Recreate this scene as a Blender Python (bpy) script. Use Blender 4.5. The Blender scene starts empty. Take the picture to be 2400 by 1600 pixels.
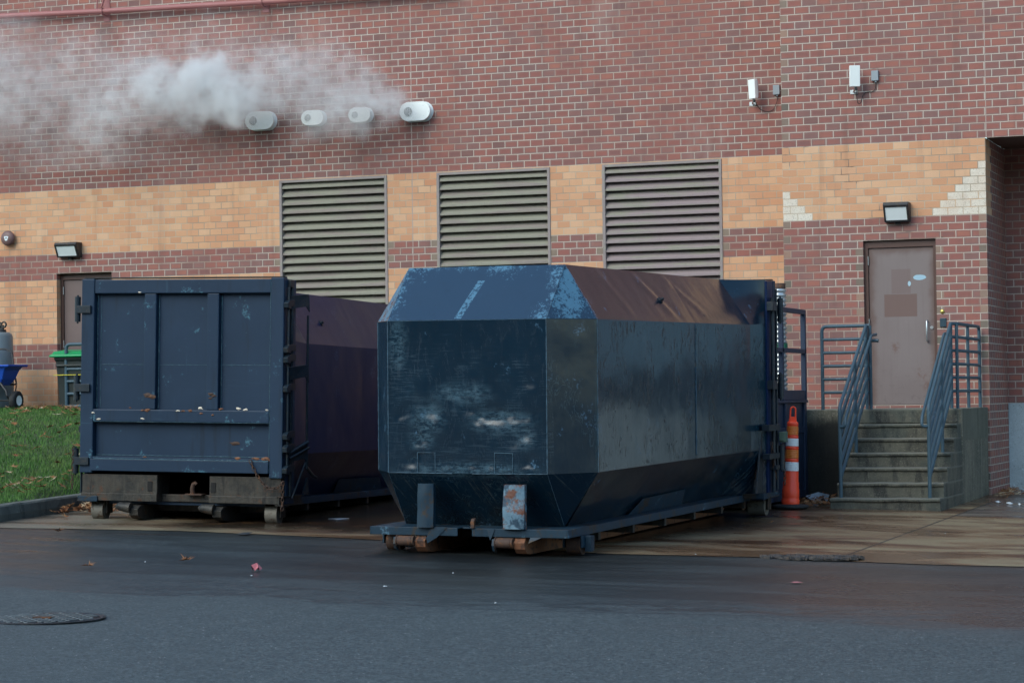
import bpy, bmesh, math, random
from math import sin, cos, pi, radians, sqrt, floor
from mathutils import Vector, Matrix, noise
random.seed(7)
S = bpy.context.scene
COL = S.collection

# ------------------------------------------------------------------ camera
def set_camera():
    cd = bpy.data.cameras.new('camera'); co = bpy.data.objects.new('camera', cd); COL.objects.link(co)
    yaw, pit, rol = .358003279, .0236104852, -.0131200905
    r = Vector((cos(yaw), sin(yaw), 0)); f = Vector((-sin(yaw), cos(yaw), 0)); u = Vector((0, 0, 1))
    f2 = f*cos(pit)+u*sin(pit); u2 = u*cos(pit)-f*sin(pit)
    r3 = r*cos(rol)+u2*sin(rol); u3 = u2*cos(rol)-r*sin(rol)
    M = Matrix((( r3.x, u3.x, -f2.x, 0), (r3.y, u3.y, -f2.y, -32.6863935), (r3.z, u3.z, -f2.z, 1.41751923), (0, 0, 0, 1)))
    co.matrix_world = M
    cd.sensor_width = 36; cd.lens = 36*5538.23/2400
    cd.clip_end = 3000; cd.clip_start = .2
    cd.dof.use_dof = True; cd.dof.focus_distance = 25; cd.dof.aperture_fstop = 8.0
    S.camera = co
set_camera()

# ------------------------------------------------------------------ world and sun (overcast dusk)
SUN_EL, SUN_AZ = radians(38), radians(205)
w = bpy.data.worlds.new("World"); S.world = w; w.use_nodes = True
wn = w.node_tree; wn.nodes.clear()
sky = wn.nodes.new('ShaderNodeTexSky'); sky.sky_type = 'NISHITA'; sky.sun_disc = False
sky.sun_elevation = SUN_EL; sky.sun_rotation = SUN_AZ; sky.altitude = 50; sky.air_density = 1.0; sky.dust_density = 1.0; sky.ozone_density = 1.2
bg = wn.nodes.new('ShaderNodeBackground'); bg.inputs[1].default_value = .15
wo = wn.nodes.new('ShaderNodeOutputWorld')
tn = wn.nodes.new('ShaderNodeMix'); tn.data_type = 'RGBA'; tn.blend_type = 'MULTIPLY'; tn.inputs['Factor'].default_value = 1
tn.inputs[7].default_value = (.97, 1.05, .98, 1)          # the faint green of a thin overcast
wn.links.new(sky.outputs[0], tn.inputs[6]); wn.links.new(tn.outputs[2], bg.inputs[0]); wn.links.new(bg.outputs[0], wo.inputs[0])
sd = bpy.data.lights.new('sun', 'SUN'); sd.energy = .7; sd.angle = radians(40); sd.color = (1, .97, .86)
so = bpy.data.objects.new('sun', sd); COL.objects.link(so)
d = Vector((sin(SUN_AZ)*cos(SUN_EL), cos(SUN_AZ)*cos(SUN_EL), sin(SUN_EL)))
so.rotation_euler = d.to_track_quat('Z', 'Y').to_euler(); so.location = (0, -20, 30)
S.view_settings.view_transform = 'Standard'; S.view_settings.look = 'None'
S.view_settings.exposure = 1.05; S.view_settings.gamma = 1
S.view_settings.use_curve_mapping = False
S.cycles.volume_bounces = 4; S.cycles.volume_max_steps = 128

# ------------------------------------------------------------------ node helpers
class N:
    def __init__(s, name):
        s.m = bpy.data.materials.new(name); s.m.use_nodes = True; s.t = s.m.node_tree
        s.b = s.t.nodes['Principled BSDF']; s.out = s.t.nodes['Material Output']
    def _in(s, sock, v):
        if v is None: return
        if hasattr(v, 'is_output'): s.t.links.new(v, sock)
        elif isinstance(v, (tuple, list)) and len(v) == 3 and sock.type == 'RGBA': sock.default_value = (*v, 1)
        else: sock.default_value = v
    def math(s, op, a, b=None, c=None, clamp=False):
        n = s.t.nodes.new('ShaderNodeMath'); n.operation = op; n.use_clamp = clamp
        for i, v in enumerate((a, b, c)): s._in(n.inputs[i], v)
        return n.outputs[0]
    def pos(s):
        return s.t.nodes.new('ShaderNodeNewGeometry').outputs['Position']
    def nor(s):
        return s.t.nodes.new('ShaderNodeNewGeometry').outputs['Normal']
    def obj(s):
        return s.t.nodes.new('ShaderNodeTexCoord').outputs['Object']
    def sep(s, v):
        n = s.t.nodes.new('ShaderNodeSeparateXYZ'); s._in(n.inputs[0], v); return n.outputs
    def comb(s, x, y, z):
        n = s.t.nodes.new('ShaderNodeCombineXYZ')
        for i, v in enumerate((x, y, z)): s._in(n.inputs[i], v)
        return n.outputs[0]
    def vm(s, op, a, b=None):
        n = s.t.nodes.new('ShaderNodeVectorMath'); n.operation = op; s._in(n.inputs[0], a)
        if b is not None: s._in(n.inputs[1], b)
        return n.outputs['Value'] if op in ('LENGTH', 'DOT_PRODUCT', 'DISTANCE') else n.outputs[0]
    def noise(s, v, sc, det=3, rough=.55, dist=0):
        n = s.t.nodes.new('ShaderNodeTexNoise'); s._in(n.inputs['Vector'], v)
        n.inputs['Scale'].default_value = sc; n.inputs['Detail'].default_value = det
        n.inputs['Roughness'].default_value = rough; n.inputs['Distortion'].default_value = dist
        return n.outputs['Fac']
    def voro(s, v, sc, feat='F1'):
        n = s.t.nodes.new('ShaderNodeTexVoronoi'); s._in(n.inputs['Vector'], v); n.feature = feat
        n.inputs['Scale'].default_value = sc; return n.outputs
    def white(s, v):
        n = s.t.nodes.new('ShaderNodeTexWhiteNoise'); s._in(n.inputs['Vector'], v); return n.outputs
    def ss(s, x, a, b, lo=0., hi=1.):       # smooth map
        n = s.t.nodes.new('ShaderNodeMapRange'); n.interpolation_type = 'SMOOTHSTEP'
        for i, v in enumerate((x, a, b, lo, hi)): s._in(n.inputs[i], v)
        return n.outputs[0]
    def ramp(s, f, pts, interp='LINEAR'):
        n = s.t.nodes.new('ShaderNodeValToRGB'); s._in(n.inputs[0], f); r = n.color_ramp; r.interpolation = interp
        while len(r.elements) < len(pts): r.elements.new(.5)
        for e, (p, c) in zip(r.elements, pts): e.position = p; e.color = (*c, 1)
        return n.outputs[0]
    def mix(s, f, a, b, mode='MIX'):
        n = s.t.nodes.new('ShaderNodeMix'); n.data_type = 'RGBA'; n.blend_type = mode
        s._in(n.inputs['Factor'], f); s._in(n.inputs[6], a); s._in(n.inputs[7], b); return n.outputs[2]
    def bump(s, h, dist=.005, strength=.5):
        n = s.t.nodes.new('ShaderNodeBump'); s._in(n.inputs['Height'], h)
        n.inputs['Distance'].default_value = dist; n.inputs['Strength'].default_value = strength
        s.t.links.new(n.outputs[0], s.b.inputs['Normal'])
    def set(s, color=None, rough=None, metal=None, spec=None):
        if color is not None: s._in(s.b.inputs['Base Color'], color)
        if rough is not None: s._in(s.b.inputs['Roughness'], rough)
        if metal is not None: s._in(s.b.inputs['Metallic'], metal)
        if spec is not None: s._in(s.b.inputs['Specular IOR Level'], spec)
        return s.m
MX = lambda n, a, b: n.math('MULTIPLY', a, b)

def simple(name, col, rough=.6, metal=0, var=.25, sc=6, dirt=None, spec=.5):
    n = N(name); o = n.obj(); f = n.noise(o, sc, 5, .6)
    c = n.mix(f, tuple(x*(1-var) for x in col), tuple(min(1, x*(1+var)) for x in col))
    if dirt:
        m = n.ss(n.noise(o, sc*2.3, 6, .7), .52, .62)
        c = n.mix(m, c, dirt)
    n.bump(n.noise(o, sc*9, 3), .002, .25)
    return n.set(c, n.math('ADD', n.math('MULTIPLY', f, .25), rough-.12), metal, spec)

# ------------------------------------------------------------------ building dimensions
ZT, CH = 4.801, .1016             # top of the orange band, course height
YR = -.93                         # face of the projecting bay
Z0 = 1.245
def g(x, y):                       # ground height
    return -.044-.021*(min(max(x, -18), -4)+8.1)+.0125*(min(max(y, -16), 0)+12.2)

def brick(name, axis, x0, bw, kind):
    n = N(name); P = n.pos(); x, y, z = n.sep(P)[:3]
    a = x if axis == 'x' else y
    wob = n.math('MULTIPLY', n.math('SUBTRACT', n.noise(P, 7, 2), .5), .006)
    u = n.math('DIVIDE', n.math('ADD', n.math('SUBTRACT', a, x0), wob), bw)
    v = n.math('DIVIDE', n.math('ADD', n.math('SUBTRACT', z, ZT), wob), CH)
    row = n.math('FLOOR', v); odd = n.math('FLOORED_MODULO', row, 2.)
    uu = n.math('ADD', u, n.math('MULTIPLY', odd, .5))
    col = n.math('FLOOR', uu)
    fu = n.math('SUBTRACT', uu, col); fv = n.math('SUBTRACT', v, row)
    du = MX(n, n.math('MINIMUM', fu, n.math('SUBTRACT', 1., fu)), bw)
    dv = MX(n, n.math('MINIMUM', fv, n.math('SUBTRACT', 1., fv)), CH)
    dd = n.math('MINIMUM', du, dv)
    fine = n.noise(P, 60, 4, .6)
    dd = n.math('ADD', dd, MX(n, n.math('SUBTRACT', fine, .5), .003))
    m = n.ss(dd, .0038, .0066)                         # 1 = brick
    wn_ = n.white(n.comb(col, row, 3.3)); r1 = wn_['Value']
    r2 = n.white(n.comb(row, col, 9.1))['Value']
    big = n.noise(P, .45, 3, .6); mid = n.noise(P, 3.5, 4, .6)
    # red brick: purple-dark flashed ends round a redder heart
    heart = n.ss(dd, .012, .034)
    red = n.ramp(r1, [(0, (.235, .108, .095)), (.15, (.275, .110, .092)), (.5, (.31, .117, .095)), (.85, (.33, .128, .100)), (1, (.365, .142, .104))])
    flash = n.ramp(r2, [(0, (.23, .140, .128)), (.6, (.275, .142, .122)), (1, (.30, .128, .103))])
    red = n.mix(MX(n, heart, n.ss(r2, .1, .4, .45, 1.)), flash, red)
    grey = n.ss(r2, .965, .975); red = n.mix(MX(n, grey, .7), red, (.17, .105, .098))
    ora = n.ramp(r1, [(0, (.56, .28, .155)), (.3, (.61, .32, .18)), (.6, (.64, .36, .205)), (.85, (.66, .41, .255)), (1, (.56, .26, .14))])
    def band(lo, hi):
        return n.math('MULTIPLY', n.math('GREATER_THAN', row, lo-.5), n.math('LESS_THAN', row, hi-.5))
    if kind == 'main':
        om = n.math('ADD', n.math('ADD', band(-10, 0), band(-24, -14)), band(-35, -28))
    elif kind == 'bay': om = band(-10, 0)
    elif kind == 'return': om = MX(n, band(-10, 0), n.math('LESS_THAN', uu, 2.3))
    else: om = n.math('MULTIPLY', r1, 0.)
    bc = n.mix(om, red, ora)
    if kind == 'bay':                                   # stepped white repairs and olive quoin headers
        jr = n.math('ADD', row, 10.)
        XR = x0+13.5*bw
        wr = n.math('GREATER_THAN', x, n.math('SUBTRACT', XR, MX(n, n.math('SUBTRACT', 3.5, MX(n, jr, .5)), bw)))
        wl = n.math('LESS_THAN', x, n.math('ADD', x0, MX(n, n.math('SUBTRACT', 2., MX(n, jr, .5)), bw)))
        wm = MX(n, n.math('MAXIMUM', wr, wl), om)
        wm = MX(n, wm, n.math('LESS_THAN', x, XR))
        wcol = n.mix(n.ss(n.noise(P, 90, 3), .56, .66), (.72, .66, .56), (.42, .37, .30))
        bc = n.mix(wm, bc, wcol)
        q1 = n.math('LESS_THAN', x, x0+.5*bw); q2 = MX(n, MX(n, n.math('GREATER_THAN', x, XR-.5*bw), n.math('LESS_THAN', x, XR)), n.math('LESS_THAN', z, ZT))
        dl = MX(n, n.math('GREATER_THAN', x, -6.764-.5*bw), n.math('LESS_THAN', x, -6.76)); dr = MX(n, n.math('GREATER_THAN', x, -5.775), n.math('LESS_THAN', x, -5.775+.5*bw))
        q = n.math('MAXIMUM', q1, n.math('MAXIMUM', q2, MX(n, n.math('MAXIMUM', dl, dr), n.math('LESS_THAN', z, 3.5))))
        q = MX(n, MX(n, q, n.math('SUBTRACT', 1., om)), n.math('LESS_THAN', n.math('FLOORED_MODULO', n.math('ADD', row, 0.), 2.), 2.))
        q = MX(n, q, odd)
        qc = n.ramp(r1, [(0, (.12, .12, .095)), (.4, (.25, .185, .145)), (1, (.36, .22, .16))])
        bc = n.mix(q, bc, qc)
    if kind == 'main':                                  # olive headers beside the louvres in the red rows
        q = None
        for cx in (-15.11, -12.5, -9.89):
            for sg in (-1, 1):
                e = cx+sg*.9025; lo, hi = (e-.5*bw, e) if sg < 0 else (e, e+.5*bw)
                t = MX(n, n.math('GREATER_THAN', x, lo), n.math('LESS_THAN', x, hi)); q = t if q is None else n.math('MAXIMUM', q, t)
        q = MX(n, MX(n, q, odd), n.math('SUBTRACT', 1., om)); q = MX(n, q, n.math('LESS_THAN', row, -.5))
        bc = n.mix(q, bc, (.26, .20, .15))
    bc = n.mix(MX(n, n.ss(mid, .35, .75), .30), bc, n.mix(om, (.15, .08, .075), (.50, .29, .17)))
    bc = n.mix(MX(n, n.ss(n.noise(P, 130, 2), .60, .72), .3), bc, (.10, .05, .035))
    mw = n.ss(n.math('ADD', MX(n, big, .6), MX(n, n.noise(P, 1.7, 3), .4)), .42, .56)
    mr = n.mix(mw, (.36, .26, .205), (.53, .46, .39)); mo = n.mix(mw, (.33, .27, .20), (.52, .42, .31))
    mo = n.mix(n.ss(n.noise(P, 2.2, 3), .55, .65), mo, (.56, .36, .22))
    mc = n.mix(om, mr, mo)
    if kind == 'bay':                                   # cracked, blackened joints round the lamp and at the corner
        def spot(cx, cz, rx, rz): return n.ss(n.vm('LENGTH', n.vm('DIVIDE', n.vm('SUBTRACT', P, (cx, YR, cz)), (rx, 9, rz))), 1., .5)
        ck = n.math('MAXIMUM', spot(-6.27, 3.80, .55, .32), n.math('MAXIMUM', spot(-7.7, 4.72, .5, .25), n.math('MAXIMUM', spot(-6.95, 4.4, .28, .6), spot(-6.50, 5.75, .2, .2))))
        mc = n.mix(MX(n, MX(n, ck, .6), n.ss(n.noise(P, 4.5, 3), .50, .62)), mc, (.045, .03, .025))
    c = n.mix(m, mc, bc)
    # grime: streaks and splash-back near the foot of the wall
    st = n.noise(n.vm('MULTIPLY', P, (5, 5, .35)), 1, 4, .6)
    c = n.mix(MX(n, n.ss(st, .55, .75), .22), c, (.10, .075, .06))
    if kind == 'main':
        for vx in (-16.28, -15.385, -14.6, -13.69, -16.2, -19.0):
            sx_ = n.ss(n.math('ABSOLUTE', n.math('ADD', n.math('SUBTRACT', x, vx), MX(n, n.math('SUBTRACT', n.noise(P, 3, 3), .5), .1))), .26, .06); vt = 5.58 if vx not in (-16.2, -19.0) else 7.4
            c = n.mix(MX(n, MX(n, sx_, n.ss(z, vt-.9, vt)), MX(n, n.math('LESS_THAN', z, vt), n.ss(st, .35, .62, .1, .42))), c, (.07, .045, .04))
        c = n.mix(MX(n, n.ss(n.noise(n.vm('MULTIPLY', P, (.8, .8, .25)), 1, 5, .7), .56, .68), .22), c, (.42, .33, .29))
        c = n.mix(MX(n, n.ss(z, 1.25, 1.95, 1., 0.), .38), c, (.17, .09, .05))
        dst = MX(n, n.ss(n.math('ABSOLUTE', n.math('ADD', x, 20.72)), .02, .22, 1., 0.), MX(n, n.ss(z, 3.95, 3.9), n.ss(st, .3, .6)))
        c = n.mix(MX(n, dst, .35), c, (.07, .045, .035))
    jx = (-13.796, -22.) if kind == 'main' else ((-5.075, 99.) if kind == 'bay' else (99., 99.))
    for j in jx:
        if axis == 'x' and j < 90:
            jm = n.math('LESS_THAN', n.math('ABSOLUTE', n.math('SUBTRACT', x, j)), .006)
            c = n.mix(jm, c, (.40, .32, .28))
    n.bump(n.math('ADD', m, MX(n, fine, .35)), .006, .55)
    return n.set(c, n.math('ADD', .72, MX(n, fine, .2)), 0, .35)

M_main = brick('brick_main', 'x', -12.5+.9025, .2005, 'main')
M_bay = brick('brick_bay', 'x', -7.87, .206, 'bay')
M_ret = brick('brick_return', 'y', YR, .2032, 'return')
M_nic = brick('brick_niche', 'x', -5.09, .2032, 'red')

# ------------------------------------------------------------------ mesh helpers
class MB:
    def __init__(s): s.v = []; s.f = []; s.mi = []; s.sm = []
    def add(s, vs, fs, mi=0, sm=False):
        b = len(s.v); s.v += [tuple(v) for v in vs]; s.f += [tuple(i+b for i in f) for f in fs]
        s.mi += [mi]*len(fs); s.sm += [sm]*len(fs); return s
    def quad(s, a, b, c, d, mi=0): return s.add([a, b, c, d], [(0, 1, 2, 3)], mi)
    def box(s, x0, x1, y0, y1, z0, z1, mi=0, M=None, bev=0):
        if bev > 0:
            bm = bmesh.new(); bmesh.ops.create_cube(bm, size=1)
            for v in bm.verts: v.co = Vector(((x0+x1)/2+v.co.x*(x1-x0), (y0+y1)/2+v.co.y*(y1-y0), (z0+z1)/2+v.co.z*(z1-z0)))
            bmesh.ops.bevel(bm, geom=bm.edges[:], offset=bev, segments=2, profile=.6, affect='EDGES')
            bm.verts.ensure_lookup_table(); bm.verts.index_update()
            vs = [v.co.copy() for v in bm.verts]; fs = [[v.index for v in f.verts] for f in bm.faces]; bm.free()
        else:
            vs = [(x, y, z) for x in (x0, x1) for y in (y0, y1) for z in (z0, z1)]
            fs = [(0, 1, 3, 2), (4, 6, 7, 5), (0, 4, 5, 1), (2, 3, 7, 6), (0, 2, 6, 4), (1, 5, 7, 3)]
        if M: vs = [M@Vector(v) for v in vs]
        return s.add(vs, fs, mi)
    def tube(s, pts, r, n=10, mi=0, cap=True):
        pts = [Vector(p) for p in pts]; rings = []; up = None
        rr = r if isinstance(r, (list, tuple)) else [r]*len(pts)
        for i, p in enumerate(pts):
            a = pts[max(i-1, 0)]; b = pts[min(i+1, len(pts)-1)]; t = (b-a).normalized()
            if up is None: up = t.orthogonal().normalized()
            up = (up-t*up.dot(t)).normalized(); bi = t.cross(up)
            rings.append([p+(up*cos(2*pi*k/n)+bi*sin(2*pi*k/n))*rr[i] for k in range(n)])
        vs = [v for R_ in rings for v in R_]; fs = []
        for i in range(len(pts)-1):
            for k in range(n): fs.append((i*n+k, i*n+(k+1) % n, (i+1)*n+(k+1) % n, (i+1)*n+k))
        s.add(vs, fs, mi, True)
        if cap:
            s.add(rings[0], [tuple(range(n-1, -1, -1))], mi); s.add(rings[-1], [tuple(range(n))], mi)
        return s
    def cyl(s, p0, p1, r, n=20, mi=0): return s.tube([p0, p1], r, n, mi)
    def prism(s, poly, lo, hi, axis='x', mi=0):
        def P(a, b, t): return {'x': (t, a, b), 'y': (a, t, b), 'z': (a, b, t)}[axis]
        n = len(poly); vs = [P(a, b, lo) for a, b in poly]+[P(a, b, hi) for a, b in poly]
        fs = [(i, (i+1) % n, n+(i+1) % n, n+i) for i in range(n)]+[tuple(range(n-1, -1, -1)), tuple(range(n, 2*n))]
        return s.add(vs, fs, mi)
    def lathe(s, prof, c=(0, 0, 0), n=24, axis='z', mi=0):
        vs = []; fs = []
        for r, h in prof:
            for k in range(n):
                a = 2*pi*k/n; p = {'z': (r*cos(a), r*sin(a), h), 'x': (h, r*cos(a), r*sin(a)), 'y': (r*cos(a), h, r*sin(a))}[axis]
                vs.append((p[0]+c[0], p[1]+c[1], p[2]+c[2]))
        for i in range(len(prof)-1):
            for k in range(n): fs.append((i*n+k, i*n+(k+1) % n, (i+1)*n+(k+1) % n, (i+1)*n+k))
        return s.add(vs, fs, mi, True)
    def build(s, name, mats, parent=None, bevel=0, fix=True):
        me = bpy.data.meshes.new(name); me.from_pydata(s.v, [], s.f)
        if not isinstance(mats, (list, tuple)): mats = [mats]
        for m in mats: me.materials.append(m)
        me.polygons.foreach_set('material_index', s.mi); me.polygons.foreach_set('use_smooth', s.sm)
        if fix:
            bm = bmesh.new(); bm.from_mesh(me); bmesh.ops.recalc_face_normals(bm, faces=bm.faces); bm.to_mesh(me); bm.free()
        me.update()
        o = bpy.data.objects.new(name, me); COL.objects.link(o); o.parent = parent
        if bevel:
            b = o.modifiers.new('b', 'BEVEL'); b.width = bevel; b.segments = 2; b.limit_method = 'ANGLE'; b.angle_limit = radians(40)
        return o

def thing(name, label, cat, loc=(0, 0, 0), rz=0, group=None):
    o = bpy.data.objects.new(name, None); COL.objects.link(o); o.location = loc; o.rotation_euler = (0, 0, rz)
    o.empty_display_size = .2
    return tag(o, label, cat, group)
def tag(o, label, cat, group=None):
    o['label'] = label; o['category'] = cat
    if group: o['group'] = group
    return o
def struct(o): o['kind'] = 'structure'; return o
def copy_tree(o, parent=None):
    c = o.copy(); COL.objects.link(c); c.parent = parent
    for ch in [k for k in list(bpy.data.objects) if k.parent == o]: copy_tree(ch, c)
    return c

# ------------------------------------------------------------------ shared materials
concrete = None
def mk_concrete(name, base, dark, sp=.5):
    n = N(name); P = n.pos(); a = n.noise(P, 1.3, 6, .65); b = n.noise(P, 28, 5, .7)
    st = n.noise(n.vm('MULTIPLY', P, (7, 7, .8)), 1, 5, .65)
    c = n.mix(n.ss(a, .35, .7), base, tuple(x*.68 for x in base))
    c = n.mix(MX(n, n.ss(st, .5, .72), .75), c, dark)
    c = n.mix(MX(n, n.ss(b, .58, .66), .5), c, tuple(min(1, x*1.6) for x in base))
    c = n.mix(MX(n, n.ss(n.noise(P, 70, 2), .62, .68), .7), c, (.03, .03, .028))
    n.bump(b, .006, .5)
    return n.set(c, .8, 0, .4)
M_conc = mk_concrete('stair_concrete', (.17, .165, .13), (.045, .047, .042))
M_conc_d = mk_concrete('stair_riser_concrete', (.125, .12, .095), (.022, .024, .023))
def mk_step():
    n = N('step_concrete'); P = n.pos(); x, y, z = n.sep(P)[:3]; nz = n.sep(n.nor())[2]
    a = n.noise(P, 3.2, 6, .7); b = n.noise(P, 55, 4, .8)
    c = n.mix(n.ss(a, .36, .66), (.125, .12, .092), (.062, .062, .052))
    st = n.noise(n.vm('MULTIPLY', P, (6, 6, 1.4)), 1, 6, .7)
    c = n.mix(MX(n, n.ss(st, .47, .62), .75), c, (.020, .022, .022))
    c = n.mix(MX(n, n.ss(b, .54, .64), .6), c, (.25, .235, .18))
    q = n.math('FLOORED_MODULO', n.math('ADD', z, .030), .1755)      # worn pale nosing line
    c = n.mix(MX(n, n.ss(q, .148, .165), .45), c, (.20, .195, .155))
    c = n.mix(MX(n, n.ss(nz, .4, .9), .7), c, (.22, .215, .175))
    grn = n.ss(n.noise(P, 2.1, 3), .5, .6); c = n.mix(MX(n, grn, .3), c, (.07, .095, .085))
    n.bump(b, .008, .6); return n.set(c, .75, 0, .4)
M_step = mk_step()
def mk_plat():
    n = N('platform_concrete'); P = n.pos(); x, y, z = n.sep(P)[:3]; N3 = n.sep(n.nor())
    a = n.noise(P, 2.2, 6, .7); b = n.noise(P, 45, 4, .85)
    c = n.mix(n.ss(a, .36, .66), (.175, .165, .125), (.105, .105, .082))
    st = n.noise(n.vm('MULTIPLY', P, (9, 9, .6)), 1, 6, .7)
    c = n.mix(MX(n, n.ss(st, .46, .60), .6), c, (.050, .055, .044))
    c = n.mix(MX(n, n.ss(st, .42, .36), .35), c, (.30, .28, .22))
    c = n.mix(MX(n, n.ss(b, .53, .62), .65), c, (.34, .32, .25))
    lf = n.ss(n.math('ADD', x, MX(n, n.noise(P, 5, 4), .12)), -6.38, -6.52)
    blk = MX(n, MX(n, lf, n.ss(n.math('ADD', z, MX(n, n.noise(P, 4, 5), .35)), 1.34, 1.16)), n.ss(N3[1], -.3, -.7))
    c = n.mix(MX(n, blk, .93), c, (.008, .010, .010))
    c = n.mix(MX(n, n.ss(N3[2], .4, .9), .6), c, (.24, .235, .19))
    n.bump(b, .008, .6); return n.set(c, .75, 0, .4)
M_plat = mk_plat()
M_conc_l = mk_concrete('pale_concrete', (.44, .52, .54), (.25, .31, .32))
M_granite = mk_concrete('granite', (.135, .15, .135), (.035, .048, .045))
M_brown = simple('brown_door_frame', (.085, .042, .033), .5, var=.2)
M_steel = simple('bright_steel', (.55, .57, .58), .3, .9)
M_dkmetal = simple('dark_metal', (.03, .032, .035), .5, .3, dirt=(.06, .045, .035))
M_rust = simple('rusty_steel', (.075, .045, .034), .75, .2, .5, 8, dirt=(.16, .07, .03))
M_rust2 = simple('orange_rust', (.20, .085, .042), .8, 0, .45, 5, dirt=(.06, .035, .028))
M_grimy = None
M_white = simple('white_plastic', (.86, .89, .86), .4, var=.08, sc=4)
M_greybox = simple('grey_box', (.27, .31, .34), .5, var=.12)
M_black = simple('black_rubber', (.016, .017, .018), .7, var=.3)
M_cable = simple('black_cable', (.02, .02, .02), .6)
M_pipe = simple('red_pipe_paint', (.33, .12, .115), .5, var=.12, sc=3)
M_louf = simple('louvre_frame', (.27, .225, .215), .6, var=.25, sc=3, dirt=(.28, .27, .22))
def mk_blade():
    n = N('louvre_blade'); P = n.pos(); a = n.noise(n.vm('MULTIPLY', P, (1.2, 1.2, 9)), 1, 4, .6)
    c = n.mix(n.ss(a, .45, .62), (.262, .250, .195), (.25, .21, .185))
    x = n.sep(P)[0]
    c = n.mix(MX(n, n.ss(x, -11.2, -10.6), n.ss(a, .35, .55)), c, (.285, .225, .225))
    c = n.mix(n.ss(n.noise(P, 60, 2), .68, .72), c, (.10, .09, .08))
    return n.set(c, .55, 0, .4)
M_blade = mk_blade()

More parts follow.
